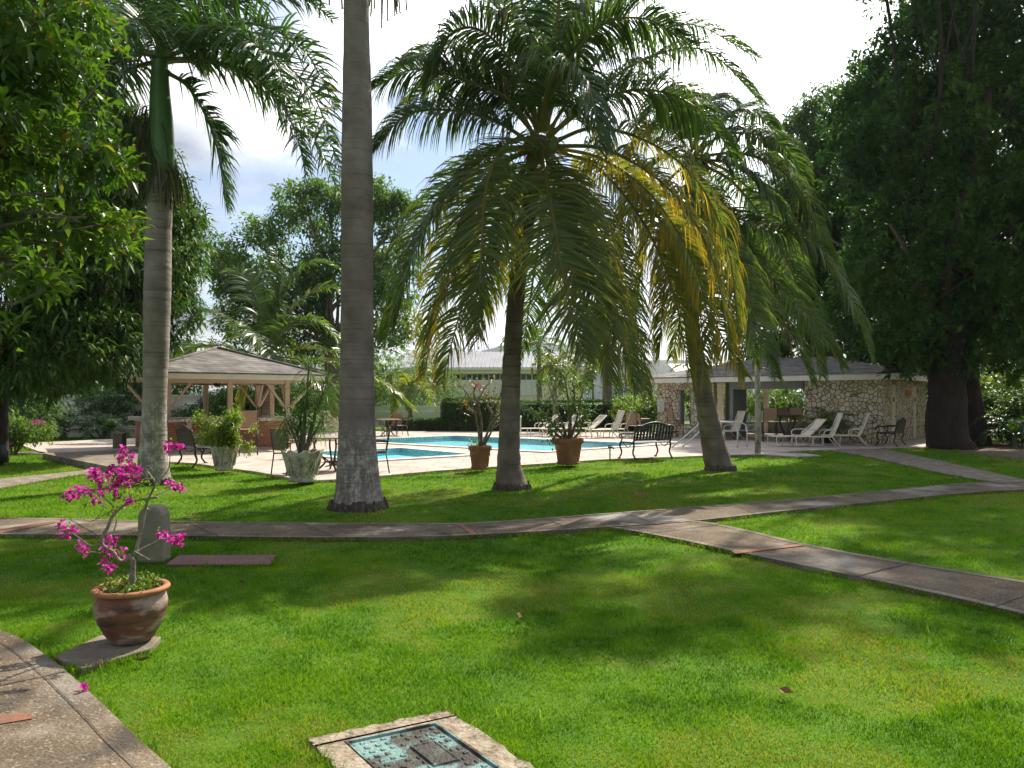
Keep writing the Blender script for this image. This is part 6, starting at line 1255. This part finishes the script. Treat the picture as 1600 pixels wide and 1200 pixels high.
def lounger(back):
    """strapped chaise: head at +y, foot at -y"""
    o = thing('sun_lounger', 'cream', 'lounger', (0, 0, 0), 0, 'cream sun loungers round the pool'); w = .31; mb = MB()
    mb.box((0, -.42, .34), (w * 2 - .03, 1.14, .014)); mb.build('seat', M['sling'], o)
    cb, sb = math.cos(back), math.sin(back); e = (0, .15 + .82 * cb, .34 + .82 * sb)
    mb = MB(); V = [(x, .15 + t * .82 * cb + .03 * math.sin(math.pi * t), .345 + t * .82 * sb - .03 * math.sin(math.pi * t)) for t in np.linspace(0, 1, 8) for x in (-w + .02, w - .02)]; n = len(V)
    V += [(x, y + .012, z - .008) for x, y, z in V]; F = [(2 * i, 2 * i + 1, 2 * i + 3, 2 * i + 2) for i in range(7)]; F += [tuple(n + j for j in f)[::-1] for f in F]; mb.add(V, F, True); mb.build('backrest', M['sling'], o)
    mb = MB()
    for s in (-1, 1):
        x = s * w; mb.tube([(x, -1.0, .335), (x, .15, .335), (x, .18 + .1 * cb, .36 + .1 * sb), (x, e[1], e[2])], .017, 8)
    mb.tube([(-w, -1.0, .335), (w, -1.0, .335)], .017, 8); mb.tube([(-w, e[1], e[2]), (w, e[1], e[2])], .017, 8); mb.build('frame', M['whitemetal'], o)
    for s in (-1, 1):
        x = s * w
        mb = MB(); mb.tube(spline([(x, -.96, .335), (x, -.99, .30), (x * 1.02, -.97, 0)], 8), .017, 8); mb.build('leg', M['whitemetal'], o)
        mb = MB(); mb.tube([(x, -.45, .335), (x * 1.02, -.47, 0)], .017, 8); mb.build('leg', M['whitemetal'], o)
        mb = MB(); mb.tube(spline([(x, .14, .335), (x * 1.03, .25, .17), (x * 1.03, .42, 0)], 8), .017, 8); mb.build('leg', M['whitemetal'], o)
        mb = MB(); mb.tube(spline([(x, -.12, .33), (x * 1.12, -.12, .48), (x * 1.12, -.02, .55), (x * 1.12, .2, .56), (x * 1.04, .15 + .30 * cb, .36 + .30 * sb)], 16), .017, 8); mb.build('arm', M['whitemetal'], o)
    return o
LU = lounger(R(68)); LF = lounger(R(42))
def put(o, first, lab, px, py, rz, z=DZ):
    c = G(px, py, z)
    if first: o.location = (c[0], c[1], z); o.rotation_euler = (0, 0, R(rz)); o['label'] = lab; return o
    return dup(o, lab, (c[0], c[1], z), R(rz))
# rz: local +y (head) turned anticlockwise; -90 puts the head to the right
put(LF, True, 'cream lounger with low back just right of the main coconut trunk, by the hedge', 843, 681.5, -78)
put(LF, False, 'cream lounger with low back behind the larger terracotta pot', 880, 682, -60)
put(LF, False, 'cream lounger with reclined back right of the larger terracotta pot', 918, 681.5, -70)
put(LU, True, 'upright cream lounger behind the iron bench, the one nearest to the pavilion window', 955, 684, -75)
put(LU, False, 'second upright cream lounger, its rounded back half hidden behind the one by the iron bench', 972, 683, -110)
put(LU, False, 'cream lounger in shade at the pavilion bay, left of the whitewashed post', 1142, 687, -80)
put(LU, False, 'cream lounger with tall back beside the dark tables, in front of the open bay', 1172, 686, -100)
put(LU, False, 'cream lounger seen from behind in front of the fern planter at the stone wall', 1290, 698, -100)
put(LU, False, 'cream lounger beside the right iron bench, its tall back turned to the viewer', 1334, 696, -108)
put(LF, False, 'flat cream lounger stretching to the left in front of the bar stools', 1250, 697, -82)
put(LU, False, 'single cream lounger standing between the bar hut and the tall royal palm', 521, 684, 170)
def chair(sm, leg_h=.44, name='patio_chair', arms=True, group='patio chairs with sling seats'):
    o = thing(name, 'x', 'chair', (0, 0, 0), 0, group); w = .24; h = leg_h; mb = MB(); mb.box((0, -.02, h), (.46, .44, .025)); mb.build('seat', M[sm], o, bevel=.008)
    mb = MB(); mb.box((0, .245, h + .29), (.46, .022, .46), rx=-.16); mb.build('backrest', M[sm], o, bevel=.006)
    for sx in (-1, 1):
        x = sx * w
        mb = MB(); mb.tube([(x, -.22, h + (.2 if arms else 0)), (x, -.24, 0)], .014, 8); mb.build('leg', M['bronze'], o)
        mb = MB(); mb.tube([(x, .20, h), (x, .27, 0)], .014, 8); mb.tube([(x, .20, h - .02), (x, .29, h + .52)], .014, 8); mb.build('leg', M['bronze'], o)
        mb = MB(); mb.tube([(x, -.22, h - .01), (x, .2, h - .01)], .012, 6); mb.build('side_rail', M['bronze'], o)
        if arms: mb = MB(); mb.tube(spline([(x, -.24, h + .19), (x, 0, h + .23), (x, .23, h + .22)], 10), .017, 8); mb.build('arm', M['bronze'], o)
        else: mb = MB(); mb.tube([(x, -.23, h * .35), (x, .24, h * .35)], .011, 6); mb.build('foot_rail', M['bronze'], o)
    return o
def table(r, h=.74, name='patio_table', top='tabletop', ornate=True):
    o = thing(name, 'x', 'table', (0, 0, 0), 0, 'round patio tables'); mb = MB(); mb.lathe([(.001, h - .035), (r * .95, h - .035), (r, h - .02), (r, h - .005), (r * .97, h), (.001, h)], 40); mb.build('table_top', M[top], o)
    for k in range(4):
        a = math.pi / 2 * k + .4; c, s = math.cos(a), math.sin(a); mb = MB(); P = lambda q, z: (q * c, q * s, z)
        mb.tube(spline([P(r * .62, h - .04), P(r * .72, h * .72), P(r * .42, h * .42), P(r * .30, h * .25), P(r * .62, 0.01)], 20), .022, 8)
        if ornate: mb.tube(spline([P(r * .42, h * .42), P(r * .2, h * .3), P(r * .12, h * .16), P(r * .3, h * .12)], 12), .014, 6)
        mb.build('leg', M['bronze'], o)
    mb = MB(); mb.lathe([(r * .28, h * .24), (r * .32, h * .26), (r * .28, h * .28), (r * .24, h * .26), (r * .28, h * .24)], 24); mb.build('ring_stretcher', M['bronze'], o); return o
T0 = table(.55); c = G(520, 735, DZ); T0.location = (c[0], c[1], DZ); T0['label'] = 'round stone topped patio table with scrolled iron legs, behind the wider urn'
C0 = chair('khaki'); put(C0, True, 'khaki sling chair seen from behind, left of the stone topped table', 452, 741, 145)
put(C0, False, 'khaki sling chair half hidden by the tall trunk, right of the stone topped table', 588, 738, -80)
put(C0, False, 'khaki sling chair on the far side of the stone topped table', 545, 720, -20)
put(C0, False, 'khaki sling chair behind the dragon plants, close to the bar counter', 470, 716, 60)
T1 = table(.5, .72, ornate=False, top='tan'); c = G(606, 681, DZ); T1.location = (c[0], c[1], DZ); T1['label'] = 'small brown round table by the white louvred wall across the pool'
C1 = chair('tan'); put(C1, True, 'tan chair left of the small brown table across the pool', 590, 682, 110)
put(C1, False, 'tan chair behind the small brown table across the pool', 617, 680, -15)
put(C1, False, 'tan chair right of the small brown table, touching the low hedge', 628, 681, -80)
put(C1, False, 'tan chair by the pavilion table, right behind the cast iron bench', 1008, 682, 95)
put(C1, False, 'tan chair between the iron bench and the left stone wall', 988, 681, 160)
c = G(998, 679, DZ); o = dup(T1, 'small brown round table behind the cast iron bench', (c[0], c[1], DZ))
S0 = chair('tan', .72, 'bar_stool', False, 'tall bar stools'); put(S0, True, 'tan backed bar stool by the left stone wall of the pavilion', 1055, 684, 110)
put(S0, False, 'tan backed bar stool just right of the whitewashed post', 1203, 690, 165)
put(S0, False, 'tan backed bar stool at the far side of the bay table', 1221, 686, -20)
put(S0, False, 'tan backed bar stool beside the stone wall at the right end of the bay', 1246, 689, 150)
put(S0, False, 'dark legged bar stool in front of the brick bar counter', 388, 711, 200)
T2 = table(.5, .98, 'bar_table', 'bronze', False); c = G(1230, 690, DZ); T2.location = (c[0], c[1], DZ); T2['label'] = 'tall dark bar table inside the open bay of the pavilion'
# ------------------------------------------------------------------ litter on the ground
o = thing('fallen_flower', 'single magenta flower fallen on the near path', 'flower', G(131, 1078, .05)); bracts(o, [np.array((0, 0, .012))], .010, 'bract', 16, 'petals')
for i, (px, py, lab) in enumerate(((1005, 775, 'curled brown leaf on the grass below the leaning palm'), (995, 772, 'smaller brown leaf on the grass beside the curled one'), (378, 911, 'brown leaf on the grass in front of the red brown plate'), (222, 1033, 'thin brown leaf on the grass at the slab corner'), (1228, 1083, 'dark scrap of leaf lying in the open lawn'), (303, 809, 'brown leaf by the edge of the garden path'), (812, 964, 'pale curled leaf in the middle of the lawn'))):
    c = G(px, py, .04); mb = MB(); s = .05 if py > 850 else .11; mb.add([(-s, 0, .01), (-s * .2, -s * .4, .004), (s, 0, .02), (-s * .2, s * .4, .03), (0, 0, 0)], [(0, 1, 4), (1, 2, 4), (2, 3, 4), (3, 0, 4)])
    o = mb.build('fallen_leaf', M['deadleaf']); o.location = [float(v) for v in c]; o.rotation_euler = (0, 0, i * 1.3); tag(o, lab, 'leaf')

# ------------------------------------------------------------------ air between here and the hills
def haze():
    mb = MB(); mb.box((0, 430, 29), (1440, 980, 64)); m, nt, N, L, out = newmat('haze_air')
    v = N.new('ShaderNodeVolumePrincipled'); v.inputs['Color'].default_value = (.80, .88, 1, 1); v.inputs['Density'].default_value = 0.0002; v.inputs['Anisotropy'].default_value = 0.35
    L.new(v.outputs[0], out.inputs['Volume']); tag(mb.build('haze', m), kind='stuff')
haze()
